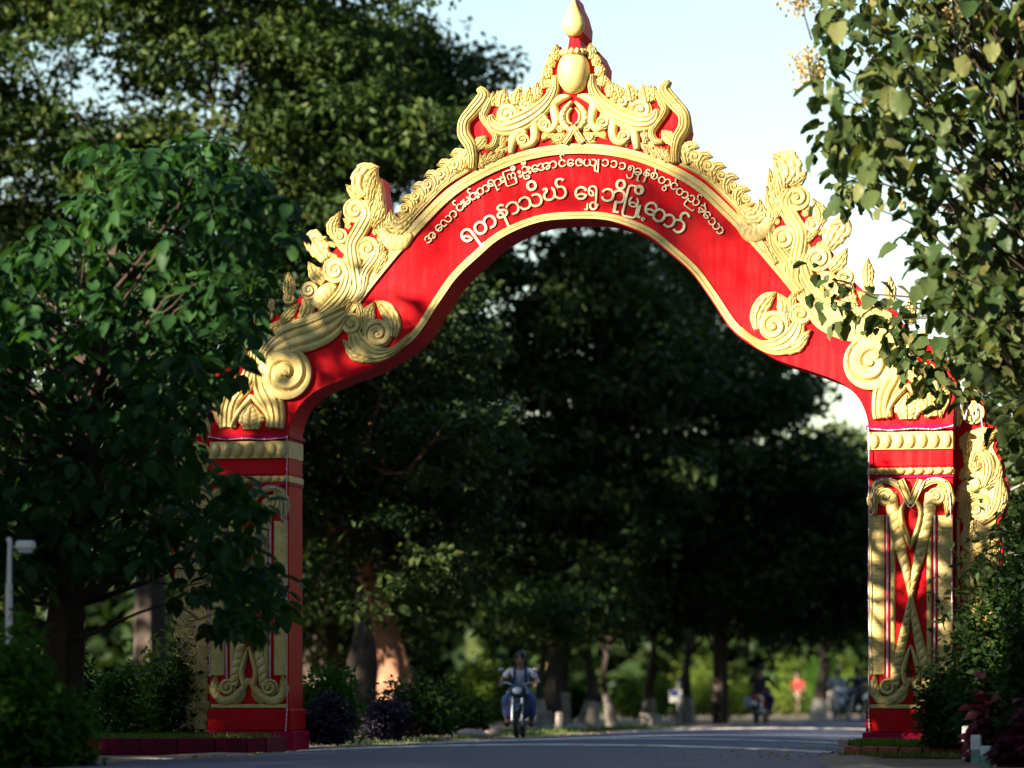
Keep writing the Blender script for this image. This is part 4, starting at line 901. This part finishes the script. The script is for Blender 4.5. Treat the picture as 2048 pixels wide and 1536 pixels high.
# ------------------------------------------------------------------ shrubs
def bpx(label, x, y0, y1, wpx, D, n, ls, m, seed, **kw):   # shrub by its middle column, top and foot rows, width
    c = gz(x, D); h = (y1-y0)/F_PX*D; w_ = wpx/2/F_PX*D; zb = EYE+(HOR-y1)/F_PX*D
    return bush(label, (c.x, c.y, max(-0.02, min(zb, 0.22))), (w_, w_*0.9, h), n, ls, m, seed, **kw)
g = 'clipped shrubs on the left lawn'
bpx('large bright green shrub in the lower left corner', 30, 1300, 1540, 230, 35.4, 4600, 0.11, M['leaf_hedge'], 101, group=g)
bpx('front green shrub beside a pale block at lower left', 115, 1372, 1545, 150, 36.0, 2600, 0.10, M['leaf_hedge'], 102, group=g)
bpx('low box shaped green shrub at the end of the red kerb', 240, 1350, 1462, 140, 49.0, 2400, 0.09, M['leaf_hedge'], 103, group=g)
bpx('dark rounded shrub between the two green shrubs', 150, 1285, 1450, 110, 50.5, 1800, 0.10, M['leaf_bush'], 104, group=g)
bpx('dark shrub against the foot of the left pillar', 370, 1300, 1462, 130, 49.8, 2600, 0.10, M['leaf_bush'], 105, group=g)
bpx('sunlit pale green sapling behind the left shrubs', 300, 1215, 1400, 90, 58, 700, 0.14, M['leaf_bright'], 106)
g = 'shrubs along the left road edge'
bpx('green shrub right behind the left pillar', 660, 1335, 1480, 150, 52.5, 2600, 0.12, M['leaf_hedge'], 111, group=g)
bpx('dusky purple shrub beside the left pillar', 655, 1395, 1485, 110, 50.6, 1700, 0.10, M['leaf_purple'], 112, group=g)
bpx('second purple shrub along the road edge', 768, 1390, 1476, 100, 54.5, 1500, 0.10, M['leaf_purple'], 113, group=g)
bpx('rounded dark green shrub in front of the reddish trunk', 835, 1362, 1470, 165, 58.5, 3000, 0.12, M['leaf_bush'], 114, group=g)
bpx('small dark shrub left of the near rider', 950, 1402, 1458, 90, 66, 1300, 0.12, M['leaf_bush'], 115, group=g)
g = 'bright shrubs at the far road side'
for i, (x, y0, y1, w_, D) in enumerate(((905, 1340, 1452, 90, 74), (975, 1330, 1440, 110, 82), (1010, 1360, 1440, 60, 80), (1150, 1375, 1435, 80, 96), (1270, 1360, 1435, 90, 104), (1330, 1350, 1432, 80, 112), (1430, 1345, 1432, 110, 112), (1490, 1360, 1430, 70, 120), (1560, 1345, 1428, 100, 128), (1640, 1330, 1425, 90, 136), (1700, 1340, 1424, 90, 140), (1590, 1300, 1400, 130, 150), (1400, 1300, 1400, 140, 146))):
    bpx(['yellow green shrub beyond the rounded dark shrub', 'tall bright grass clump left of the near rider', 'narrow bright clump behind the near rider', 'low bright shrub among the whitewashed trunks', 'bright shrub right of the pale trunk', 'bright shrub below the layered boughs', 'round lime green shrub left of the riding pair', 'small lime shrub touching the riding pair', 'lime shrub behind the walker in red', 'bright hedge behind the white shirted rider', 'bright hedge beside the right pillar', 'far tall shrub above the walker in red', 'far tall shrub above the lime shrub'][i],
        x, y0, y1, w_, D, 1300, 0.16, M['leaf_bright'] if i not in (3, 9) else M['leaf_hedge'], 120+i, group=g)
g = 'shrubs round the right pillar'
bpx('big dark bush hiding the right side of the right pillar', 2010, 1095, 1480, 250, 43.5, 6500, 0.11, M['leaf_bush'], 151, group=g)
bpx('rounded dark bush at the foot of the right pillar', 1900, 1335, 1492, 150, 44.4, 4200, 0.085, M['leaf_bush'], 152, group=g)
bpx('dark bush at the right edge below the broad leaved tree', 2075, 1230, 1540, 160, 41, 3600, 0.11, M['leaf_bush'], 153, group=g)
bpx('maroon leaved croton beside the white posts', 2005, 1405, 1525, 100, 41.6, 700, 0.22, M['leaf_maroon'], 154, name='croton_plant', cat='plant', tmpl=T_OVAL)
bpx('second maroon croton in the lower right corner', 2062, 1440, 1545, 90, 38.6, 600, 0.22, M['leaf_maroon'], 155, name='croton_plant', cat='plant', tmpl=T_OVAL)
# thin leafy shoots in front of the right pillar
for i, (x0, y0, x1, y1, D, lab) in enumerate(((1960, 1170, 1985, 1065, 45.6, 'upright leafy shoot rising before the side wing'), (1890, 1260, 1870, 1190, 45.9, 'arching thin shoot crossing the right pillar'), (1880, 1350, 1822, 1335, 46, 'low leafy shoot reaching over the pillar panel'))):
    a, b = at(x0, y0, D-0.4), at(x1, y1, D); rr = random.Random(200+i); P = wobble((0, 0, 0), b-a, 7, 0.05, rr)
    root = empty('leafy_shoot', a, 0, lab, 'shoot', 'thin shoots before the right pillar'); MB().tube(P, [0.008]*4+[0.005]*4, 5).build('stem', M['twig'], root)
    rng = np.random.default_rng(200+i)
    for k in range(16):
        p = P[2+(k % 6)]; me = leaves_mesh('leaf', T_OVAL, np.zeros((1, 3)), rots(1, rng, 0.2, 0.5), np.array([0.11*rr.uniform(.6, 1.2)]), np.array([0.5]), np.array([rr.random()]), M['leaf_bush'])
        o = bpy.data.objects.new('leaf', me); o.location = p; link(o, root)

# ------------------------------------------------------------------ lawns with kerbs, posts, blocks
def grass(name, pts, n, hgt, label, seed, z=0.0):
    rng = np.random.default_rng(seed); q = poly_points(pts, n, rng); pos = np.stack([q[:, 0], q[:, 1], z*np.ones(n)], 1)
    az = rng.uniform(0, 6.28, n); pit = rng.normal(1.25, 0.25, n); X = np.stack([np.cos(az)*np.cos(pit), np.sin(az)*np.cos(pit), np.sin(pit)], 1)
    Y = np.stack([-np.sin(az), np.cos(az), 0*az], 1); Rm = np.stack([X, Y, np.cross(X, Y)], 2)
    me = leaves_mesh(name, T_DIA, pos, Rm, hgt*rng.uniform(0.5, 1.4, n), 0.16*np.ones(n), rng.uniform(0, 1, n), M['grass'])
    return link(bpy.data.objects.new(name, me), None, label, 'grass', None, 'stuff')
def up(pts): return [road_xy(u, w) for u, w in pts]
lawnR = [(3.98, -0.25), (3.98, -2.2), (4.3, -2.75), (5.4, -2.95), (6.6, -2.9), (6.9, -2.2), (6.9, -0.25)]
lawnL = [(-4.0, -0.6), (-4.05, -1.9), (-4.6, -2.5), (-6.2, -2.9), (-8.5, -3.2), (-8.5, 1.5), (-5.3, 1.5), (-5.3, -0.6)]
def plate(name, pts, z, m):
    P = up(pts); o = mesh_obj(name, [(x, y, -0.01) for x, y in P]+[(x, y, z) for x, y in P], [tuple(range(len(P), 2*len(P)))]+[(i, (i+1) % len(P), len(P)+(i+1) % len(P), len(P)+i) for i in range(len(P))], m, None, None, kind='structure'); return o
plate('lawn_right', lawnR, 0.10, M['lawn']); plate('lawn_left', lawnL, 0.20, M['lawn'])
grass('grass', up(lawnR), 9000, 0.10, 'short green lawn grass round the foot of the right pillar', 301, 0.10)
grass('grass', up(lawnL), 9000, 0.07, 'shaded lawn grass round the foot of the left pillar', 302, 0.20)
grass('grass', up([(3.9, -0.5), (3.98, -3.2), (4.8, -4.0), (7, -4.2), (7, -3.1), (4.3, -2.95), (4.0, -2.3)]), 900, 0.09, 'dry tufts on the verge before the brick kerb', 303, 0.0)
grass('grass', up([(-3.95, 4), (-4.7, 4), (-4.9, 40), (-4.0, 40)]), 1500, 0.10, 'weedy grass strip along the left road edge', 304, 0.01)
def kerb(pts, z1, thick, seg, m, label, gap=0.02):
    C = catmull([(*p, 0) for p in pts], seg+1); root = empty('kerb', (*road_xy(*pts[0]), 0), 0, label, 'kerb'); ox, oy = road_xy(*pts[0])
    for i in range(seg):
        a, b = road_xy(C[i][0], C[i][1]), road_xy(C[i+1][0], C[i+1][1]); dx, dy = b[0]-a[0], b[1]-a[1]; L = math.hypot(dx, dy)
        o = MB().box(gap/2, L-gap/2, -thick/2, thick/2, -0.01, z1+min(0.012, gap)*math.sin(i*2.3), min(0.012, gap*2)).build('kerb_block', m, root)
        o.location = (a[0]-ox, a[1]-oy, 0); o.rotation_euler = (0.02*math.sin(i*3.1), 0, math.atan2(dy, dx)+0.02*math.sin(i*1.7))
kerb([(4.0, -2.1), (4.25, -2.85), (5.4, -3.08), (6.6, -3.0), (7.0, -2.2)], 0.13, 0.12, 15, M['brick'], 'red painted brick kerb curving round the right lawn')
kerb([(-4.0, -0.6), (-4.05, -1.95), (-4.6, -2.6), (-6.2, -3.0), (-8.5, -3.3)], 0.215, 0.14, 12, M['kerbpaint'], 'long dark red kerb round the left lawn', 0.003)
b_ = empty('cement_block', (*road_xy(3.86, -0.75), 0), -GA, 'small pinkish cement block at the corner of the right pillar', 'block')
MB().box(-0.12, 0.13, -0.5, 0.45, 0, 0.10, 0.01).build('lower_block', M['block'], b_); MB().box(-0.10, 0.11, -0.46, 0.42, 0.102, 0.20, 0.01).build('upper_block', M['block'], b_)
x, y = gz(42, 35.6).xy
MB().box(-0.12, 0.12, -0.12, 0.12, -0.02, 0.22, 0.01).build('cement_block', M['block'], None, None, label='pale cement block half hidden under the lower left shrub', cat='block').location = (x, y, 0)
x, y = gz(165, 37).xy
MB().box(-0.05, 0.05, -0.05, 0.05, -0.02, 0.24, 0.008).build('marker_post', M['white'], None, None, label='thin white marker post beside the lower left shrubs', cat='post').location = (x, y, 0)
# short painted posts running towards the viewer at lower right
for i, (x, D, top) in enumerate(((1934, 42.4, 1452), (1952, 40.6, 1470), (1972, 38.8, 1492))):
    c = gz(x, D); zt = EYE+(HOR-top)/F_PX*D
    p = empty('fence_post', (c.x, c.y, 0), -0.3, ['white post nearest the right lawn, first of the row', 'middle white and green post beside the croton', 'green footed post nearest the viewer at lower right'][i], 'post', 'painted posts beside the right lawn')
    MB().box(-0.055, 0.055, -0.055, 0.055, zt*0.45, zt, 0.01).build('white_top', M['white'], p); MB().box(-0.052, 0.052, -0.052, 0.052, -0.02, zt*0.45-0.002, 0.006).build('green_foot', M['green'], p)

# white lamp post at the far left
c = gz(18, 36.4); zt = EYE+(HOR-1082)/F_PX*36.4
p = empty('lamp_post', (c.x, c.y, 0), 0, 'slim white lamp post with a box lamp head at far left', 'lamp post')
MB().tube([(0, 0, -0.02), (0, 0, zt-0.45)], [0.040, 0.036], 12).build('lower_pole', M['white'], p, 50); MB().tube([(0, 0, zt-0.45), (0.01, 0, zt)], [0.026, 0.024], 12).build('upper_pole', M['white'], p, 50)
MB().tube([(0.01, 0, zt-0.07), (0.07, -0.02, zt-0.06), (0.1, -0.03, zt-0.05)], 0.012, 8).build('bracket', M['metal'], p)
h_ = MB().box(0.08, 0.27, -0.10, 0.07, zt-0.09, zt, 0.018).build('lamp_head', M['white'], p); MB().box(0.10, 0.25, -0.08, 0.05, zt-0.125, zt-0.092, 0.01).build('diffuser', M['lens'], h_); MB().ball((0, 0, zt+0.01), 0.03, 10, 7).build('pole_cap', M['white'], p)
# pale railing glimpsed behind the left shrubs
c = gz(195, 60); p = empty('garden_railing', (c.x, c.y, 0), 0, 'pale sunlit railing glimpsed behind the left shrubs', 'railing')
for i in range(5): MB().box(i*0.16-0.035, i*0.16+0.035, -0.04, 0.04, -0.02, 0.92+0.05*(i % 2), 0.01).build('baluster', M['limewash'], p)
MB().box(-0.08, 0.75, -0.055, 0.055, 0.22, 0.30, 0.01).build('lower_rail', M['limewash'], p); MB().box(-0.08, 0.75, -0.06, 0.06, 0.62, 0.69, 0.01).build('upper_rail', M['limewash'], p)
# white marker stones and a sign post along the far verge
for i, (x, y, D, h, w_) in enumerate(((1100, 1448, 78, 0.45, 0.14), (1118, 1446, 82, 0.4, 0.13), (1300, 1440, 85, 0.35, 0.4), (1655, 1412, 130, 0.5, 0.35))):
    c = gz(x, D); o = MB().box(-w_/2, w_/2, -w_/2, w_/2, -0.02, h, 0.02).build('marker_stone', M['limewash'], None, None, label=['upright white marker stone just right of the near rider', 'second white marker stone right of the near rider', 'squat pale stone under the arch apex', 'far pale stone left of the white shirted rider'][i], cat='stone', group='pale stones along the verge'); o.location = (c.x, c.y, 0); o.rotation_euler = (0.05, 0.08*(i-1), 0.4*i)
c = gz(1357, 88); p = empty('sign_post', (c.x, c.y, 0), -0.2, 'slim pale post with a small white and blue plate on the far verge', 'sign post')
MB().tube([(0, 0, -0.02), (0, 0, 1.2)], 0.06, 8).build('post', M['limewash'], p); MB().box(-0.22, 0.10, -0.075, -0.063, 0.62, 0.95, 0.004).build('plate', M['white'], p); MB().box(-0.20, 0.0, -0.080, -0.0755, 0.78, 0.93).build('blue_panel', M['denim'], p)
for i, (x, D, s_) in enumerate(((945, 64, 0.22), (985, 68, 0.16), (1150, 76, 0.25))):
    c = gz(x, D); o = MB().ball((0, 0, 0.05), (s_*1.5, s_, s_*0.6), 9, 6).build('verge_rock', M['block'], None, 60, label=['sunlit tan rock left of the near rider', 'small tan rock nearest the near rider', 'flat tan rock at the verge below the dark trunk'][i], cat='rock', group='tan rocks on the verge'); o.location = (c.x, c.y, 0.0); o.rotation_euler = (0, 0.1, i)
# wires
a = at(2012, 985, 47.6); b = at(2120, 925, 46.0)
MB().tube([a, a.lerp(b, .5)+Vector((0, 0, -0.02)), b], 0.02, 6).build('guy_wire', M['wire'], None, None, label='thick pale wire running right from the side wing', cat='wire')
def gl(u, w, z): x, y = road_xy(u, w); return (x, y, z)
P = []
for i in range(26):
    t = i/25; P.append(gl(G(1912+t*52, 850)[0], 0.10, G(1912, 852-48*abs(math.sin(t*9.5))-10*math.sin(t*23))[1]))
MB().tube(catmull(P, 90), 0.010, 5).build('loose_cable', M['cable'], None, None, label='loose looped cable hanging on the right pillar cap', cat='cable')

# fallen leaves and grit along the road
rng = np.random.default_rng(77); n = 1500
wl = rng.uniform(-10, 45, n); sd = rng.choice([-1, 1], n); uu = sd*(3.75-np.abs(rng.normal(0, 0.5, n))); P = np.array([(*road_xy(a, b), road_z(max(-1, min(1, a/3.85)))+0.012) for a, b in zip(uu, wl)])
me = leaves_mesh('leaf_litter', T_DIA, P, rots(n, rng, 0.0, 0.25), rng.uniform(0.04, 0.11, n), 0.55*np.ones(n), rng.uniform(0, 1, n), M['leaf_flower'])
link(bpy.data.objects.new('leaf_litter', me), None, 'dry fallen leaves scattered along both road edges', 'leaves', None, 'stuff')

# ------------------------------------------------------------------ people and motorbikes
def skinned(name, joints, edges, m, parent, sub=2):
    me = bpy.data.meshes.new(name); me.from_pydata([j[:3] for j in joints], edges, []); o = bpy.data.objects.new(name, me); COL.objects.link(o)
    sk = o.modifiers.new('skin', 'SKIN'); sk.use_smooth_shade = True
    for i, j in enumerate(joints):
        d = me.skin_vertices[0].data[i]; r_ = j[3]; d.radius = (r_, j[4] if len(j) > 4 else r_); d.use_root = i == 0
    ss = o.modifiers.new('sub', 'SUBSURF'); ss.levels = sub; ss.render_levels = sub
    dg = bpy.context.evaluated_depsgraph_get(); m2 = bpy.data.meshes.new_from_object(o.evaluated_get(dg))
    bpy.data.objects.remove(o); m2.materials.clear(); m2.materials.append(m)
    for p in m2.polygons: p.use_smooth = True
    return link(bpy.data.objects.new(name, m2), parent)
def person(label, loc, rz, pose, top, bottom, hat=False, group=None, strap=None, sc=1.0):
    root = empty('person', loc, rz, label, 'person', group); root.scale = (sc, sc, sc); s_ = pose
    pel, che, nek, hed = s_['pelvis'], s_['chest'], s_['neck'], s_['head']
    J = [(*pel, .125, .10), (*che, .155, .105), (*nek, .052), (*hed, .085, .095), (hed[0], hed[1]+.005, hed[2]+.09, .075)]; E = [(0, 1), (1, 2), (2, 3), (3, 4)]
    def chain(root_i, pts, rs):
        k = root_i
        for p, r_ in zip(pts, rs): J.append((*p, r_)); E.append((k, len(J)-1)); k = len(J)-1
    for sd in (-1, 1):
        A = s_['armL' if sd < 0 else 'armR']; chain(1, A, (.055, .045, .034, .036))
        Lg = s_['legL' if sd < 0 else 'legR']; chain(0, Lg, (.085, .062, .045, .035))
    body = skinned('body', J, E, M['skin'], root)
    # fingers and face join the body mesh
    mb = MB()
    for sd in (-1, 1):
        A = s_['armL' if sd < 0 else 'armR']; h_ = Vector(A[-1]); d = (Vector(A[-1])-Vector(A[-2])).normalized(); curl = Vector(s_.get('curl', (0, 0, -1))); sidev = d.cross(curl).normalized()
        for k in range(4):
            o_ = h_+sidev*(k-1.5)*0.019+d*0.02; L = (.075, .085, .08, .062)[k]
            mb.tube([o_, o_+d*L*0.45, o_+d*L*0.6+curl*L*0.35, o_+d*L*0.45+curl*L*0.7], [.0095, .009, .008, .006], 6)
        o_ = h_+sidev*0.03*sd; mb.tube([o_, o_+sidev*0.025*sd+d*0.02, o_+sidev*0.03*sd+d*0.05+curl*.02], [.011, .010, .007], 6)
    hx, hy, hz = hed; fy = s_.get('face', 1)
    mb.tube([(hx, hy+.085*fy, hz+.055), (hx, hy+.112*fy, hz+.015), (hx, hy+.085*fy, hz+.008)], [.010, .017, .010], 6)
    for sd in (-1, 1): mb.ball((hx+sd*.088, hy, hz+.02), (.014, .028, .038), 7, 5)
    mb.build('hands_and_features', M['skin'], body, 60)
    mb = MB()
    for sd in (-1, 1): mb.ball((hx+sd*.034, hy+.086*fy, hz+.04), (.017, .010, .010), 7, 5)
    mb.build('eyes', M['hair'], body); MB().ball((hx, hy+.09*fy, hz-.035), (.028, .010, .009), 8, 5).build('mouth', M['redcloth'], body)
    # clothes
    J = [(*pel, .142, .118), (*che, .172, .125), (nek[0], nek[1], nek[2]-.05, .075)]; E = [(0, 1), (1, 2)]
    for sd in (-1, 1):
        A = s_['armL' if sd < 0 else 'armR']; k = len(J); J += [(*A[0], .072), (*(Vector(A[0]).lerp(Vector(A[1]), .75)), .062)]; E += [(1, k), (k, k+1)]
    skinned('shirt', J, E, top, root)
    J = [(*pel, .140, .118)]; E = []
    for sd in (-1, 1):
        Lg = s_['legL' if sd < 0 else 'legR']; k = len(J); J += [(*Lg[0], .102), (*Lg[1], .080), (*(Vector(Lg[1]).lerp(Vector(Lg[2]), .85)), .064)]; E += [(0, k), (k, k+1), (k+1, k+2)]
        ft = Vector(Lg[-1]); MB().ball((ft.x, ft.y+.01*fy, ft.z+0.0), (.048, .125, .045), 10, 7).build('shoe', M['black'], root, 60)
    skinned('trousers', J, E, bottom, root)
    mb = MB(); mb.ball((hx, hy-.018*fy, hz+.075), (.105, .112, .100), 14, 10)
    mb.build('helmet' if hat else 'hair', M['black'] if hat else M['hair'], root, 60)
    if strap:
        for sd in (-1, 1):
            mb = MB().tube([(che[0]+sd*.09, che[1]-.12*fy, che[2]+.10), (che[0]+sd*.095, che[1]+.02*fy, che[2]+.17), (che[0]+sd*.10, che[1]+.125*fy, che[2]+.06), (che[0]+sd*.115, che[1]+.13*fy, che[2]-.12), (che[0]+sd*.13, che[1]+.02*fy, che[2]-.2)], .026, 6); mb.build('backpack_strap', M['navy'], root, 60)
        MB().box(che[0]-.15, che[0]+.15, che[1]-.30*fy if fy > 0 else che[1]+.14, che[1]-.14*fy if fy > 0 else che[1]+.30, che[2]-.22, che[2]+.14, .04).build('backpack', M['navy'], root, 60)
    return root
RIDE = dict(pelvis=(0, -.20, .80), chest=(0, -.10, 1.12), neck=(0, -.07, 1.30), head=(0, -.03, 1.42),
 armL=[(-.20, -.08, 1.22), (-.33, .06, 1.02), (-.31, .34, .99), (-.31, .40, .98)], armR=[(.20, -.08, 1.22), (.33, .06, 1.02), (.31, .34, .99), (.31, .40, .98)],
 legL=[(-.13, -.12, .79), (-.25, .26, .68), (-.22, .10, .30), (-.22, .17, .25)], legR=[(.13, -.12, .79), (.25, .26, .68), (.22, .10, .30), (.22, .17, .25)], curl=(0, .3, -.95))
WALK = dict(pelvis=(0, 0, .90), chest=(0, .02, 1.22), neck=(0, .03, 1.42), head=(0, .05, 1.54),
 armL=[(-.19, .02, 1.34), (-.24, -.05, 1.08), (-.22, .06, .86), (-.22, .09, .80)], armR=[(.19, .02, 1.34), (.24, .06, 1.08), (.22, .18, .88), (.22, .22, .82)],
 legL=[(-.09, 0, .86), (-.10, .12, .48), (-.10, .10, .09), (-.10, .16, .05)], legR=[(.09, 0, .86), (.10, -.04, .48), (.10, -.24, .12), (.10, -.19, .05)], curl=(0, .2, -.98))
def motorbike(label, loc, rz, paint, group='motorbikes on the road', lamp=True, sc=1.0):
    root = empty('motorbike', loc, rz, label, 'motorbike', group); root.scale = (sc, sc, sc)
    def wheel(y):
        tor = MB(); n, k = 24, 8; v = []; f = []
        for i in range(n):
            a = 2*math.pi*i/n
            for j in range(k):
                b = 2*math.pi*j/k; r_ = .25+.042*math.cos(b); v.append((.045*math.sin(b), y+r_*math.cos(a), .292+r_*math.sin(a)))
        for i in range(n):
            for j in range(k): f.append((i*k+j, i*k+(j+1) % k, ((i+1) % n)*k+(j+1) % k, ((i+1) % n)*k+j))
        w_ = tor.add(v, f).build('wheel', M['black'], root, 60)
        MB().lathe([(.21, -.02), (.225, -.025), (.225, .025), (.21, .02), (.21, -.02)], (0, y, .292), 24, 'x').build('rim', M['metal'], w_, 40)
        mb = MB().tube([(-.07, y, .292), (.07, y, .292)], .035, 10)
        for i in range(10):
            a = 2*math.pi*i/10; mb.tube([(.02*(-1)**i, y, .292), (0, y+.21*math.cos(a), .292+.21*math.sin(a))], .006, 4)
        mb.build('spokes', M['metal'], w_)
    wheel(.60); wheel(-.58)
    for sd in (-1, 1):
        MB().tube([(sd*.085, .60, .30), (sd*.085, .46, .72), (sd*.06, .40, .92)], [.026, .028, .022], 8).build('fork_leg', M['metal'], root)
        m_ = MB().tube([(sd*.24, .36, 1.02), (sd*.30, .38, 1.20)], .008, 6).build('mirror', M['black'], root); MB().ball((sd*.31, .38, 1.23), (.06, .016, .04), 10, 6).build('mirror_glass', M['metal'], m_)
        MB().ball((sd*.17, .44, .83), (.035, .04, .03), 8, 6).build('indicator', M['taillens'] if False else M['lens'], root)
        MB().tube([(sd*.10, 0, .27), (sd*.30, 0, .26)], .018, 6).build('foot_peg', M['black'], root)
    hb = MB().tube(catmull([(-.36, .34, .98), (-.22, .38, 1.0), (0, .42, .94), (.22, .38, 1.0), (.36, .34, .98)], 16), .014, 8).build('handlebar', M['metal'], root)
    for sd in (-1, 1): MB().tube([(sd*.26, .365, .995), (sd*.37, .335, .98)], .021, 8).build('grip', M['black'], hb)
    # leg shield / fairing, tank hump, seat
    def loft(name, secs, m_, par=root):                    # secs: (y, z, halfwidth, halfheight)
        v = []; f = []; n = 14
        for y, z, a, b in secs:
            for k in range(n): t = 2*math.pi*k/n; v.append((a*math.copysign(abs(math.cos(t))**.7, math.cos(t)), y, z+b*math.copysign(abs(math.sin(t))**.7, math.sin(t))))
        for i in range(len(secs)-1):
            for k in range(n): f.append((i*n+k, i*n+(k+1) % n, (i+1)*n+(k+1) % n, (i+1)*n+k))
        f += [tuple(range(n-1, -1, -1)), tuple(range((len(secs)-1)*n, len(secs)*n))]
        return mesh_obj(name, v, f, m_, par, 50)
    loft('front_cowl', [(.54, .84, .07, .06), (.50, .85, .15, .11), (.42, .86, .17, .13), (.36, .88, .12, .10)], paint)
    loft('leg_shield', [(.44, .62, .12, .22), (.36, .60, .22, .26), (.30, .56, .21, .24), (.20, .50, .12, .16)], paint)
    loft('body_shell', [(.30, .52, .10, .12), (.0, .54, .13, .13), (-.3, .62, .15, .12), (-.62, .70, .13, .09), (-.80, .74, .07, .05)], paint)
    loft('seat', [(.05, .70, .08, .04), (-.15, .74, .13, .05), (-.45, .79, .13, .05), (-.72, .82, .10, .04)], M['black'])
    loft('engine', [(.22, .34, .10, .11), (.0, .33, .15, .13), (-.2, .34, .11, .09)], M['metal'])
    loft('front_fender', [(.86, .50, .045, .02), (.74, .60, .06, .035), (.58, .63, .065, .04), (.40, .56, .05, .03)], paint)
    loft('rear_fender', [(-.55, .62, .08, .03), (-.78, .58, .09, .04), (-.92, .44, .07, .03)], M['black'])
    h_ = MB().ball((0, .545, .86), (.085, .035, .065), 16, 10).build('headlight', M['lens'], root, 60)
    MB().ball((0, -.83, .72), (.075, .03, .045), 12, 8).build('tail_light', M['taillens'], root, 60)
    MB().box(-.10, .10, -.945, -.935, .50, .62, .003).build('number_plate', M['white'], root)
    MB().tube([(.14, .1, .26), (.16, -.3, .27), (.17, -.78, .34)], [.025, .04, .045], 10).build('exhaust', M['metal'], root)
    for sd in (-1, 1): MB().tube([(sd*.10, -.58, .30), (sd*.11, -.50, .62)], .03, 8).build('shock_absorber', M['metal'], root)
    return root
def rz_at(w): u = 0; return 0
def on_road(x, D):
    X = (x-1024)/F_PX*D; du = (X-G0[0])*GC-(D-G0[1])*GS; s_ = max(-1, min(1, (du+3.85)/7.7*2-1)); return (X, D, road_z(s_)+0.002)
P1 = on_road(1040, 63); RZ1 = math.pi-GA+0.10
motorbike('dark blue motorbike with round headlight ridden towards the viewer', P1, RZ1, M['bikeblue'])
person('rider in white shirt and blue trousers with backpack straps riding towards viewer', P1, RZ1, RIDE, M['shirt'], M['denim'], False, 'riders', True)
P2 = on_road(1522, 92)
motorbike('motorbike with crimson tail ridden away beyond the arch', P2, -GA-0.08, M['bikered'])
person('rider in dark clothes and dark helmet seen from behind', P2, -GA-0.08, RIDE, M['darkcloth'], M['navy'], True, 'riders')
MB().box(-.13, .13, -.06, .06, -.16, .16, .03).build('white_bag', M['shirt'], None, 60, label='pale bag hanging at the left of the bike ridden away', cat='bag').location = (P2[0]-.34, P2[1]-.35, .62)
P3 = on_road(1676, 108); RZ3 = math.pi-GA+0.25
motorbike('pale motorbike ridden by the person in a bright white shirt', P3, RZ3, M['bikewhite'])
person('rider in a bright white shirt near the right pillar', P3, RZ3, RIDE, M['shirt'], M['khaki'], False, 'riders')
P4 = on_road(1712, 104); RZ4 = math.pi-GA-0.3
motorbike('dark motorbike half hidden by the right pillar', P4, RZ4, M['bikeblue'])
person('rider in navy clothes leaning beside the right pillar', P4, RZ4, RIDE, M['navy'], M['darkcloth'], True, 'riders')
c = gz(1595, 134); P5 = (c.x, c.y, 0.0)
person('walker in a red shirt and khaki trousers on the far verge', P5, math.pi-0.3, WALK, M['redcloth'], M['khaki'])
c = gz(1662, 118)
o = empty('bollard', (c.x, c.y, 0), 0, 'cream painted roadside post left of the white shirted rider', 'post'); MB().tube([(0, 0, -.02), (0, 0, .85)], [.11, .10], 10).build('shaft', M['limewash'], o, 50); MB().ball((0, 0, .87), (.12, .12, .07), 10, 6).build('cap', M['limewash'], o, 60)
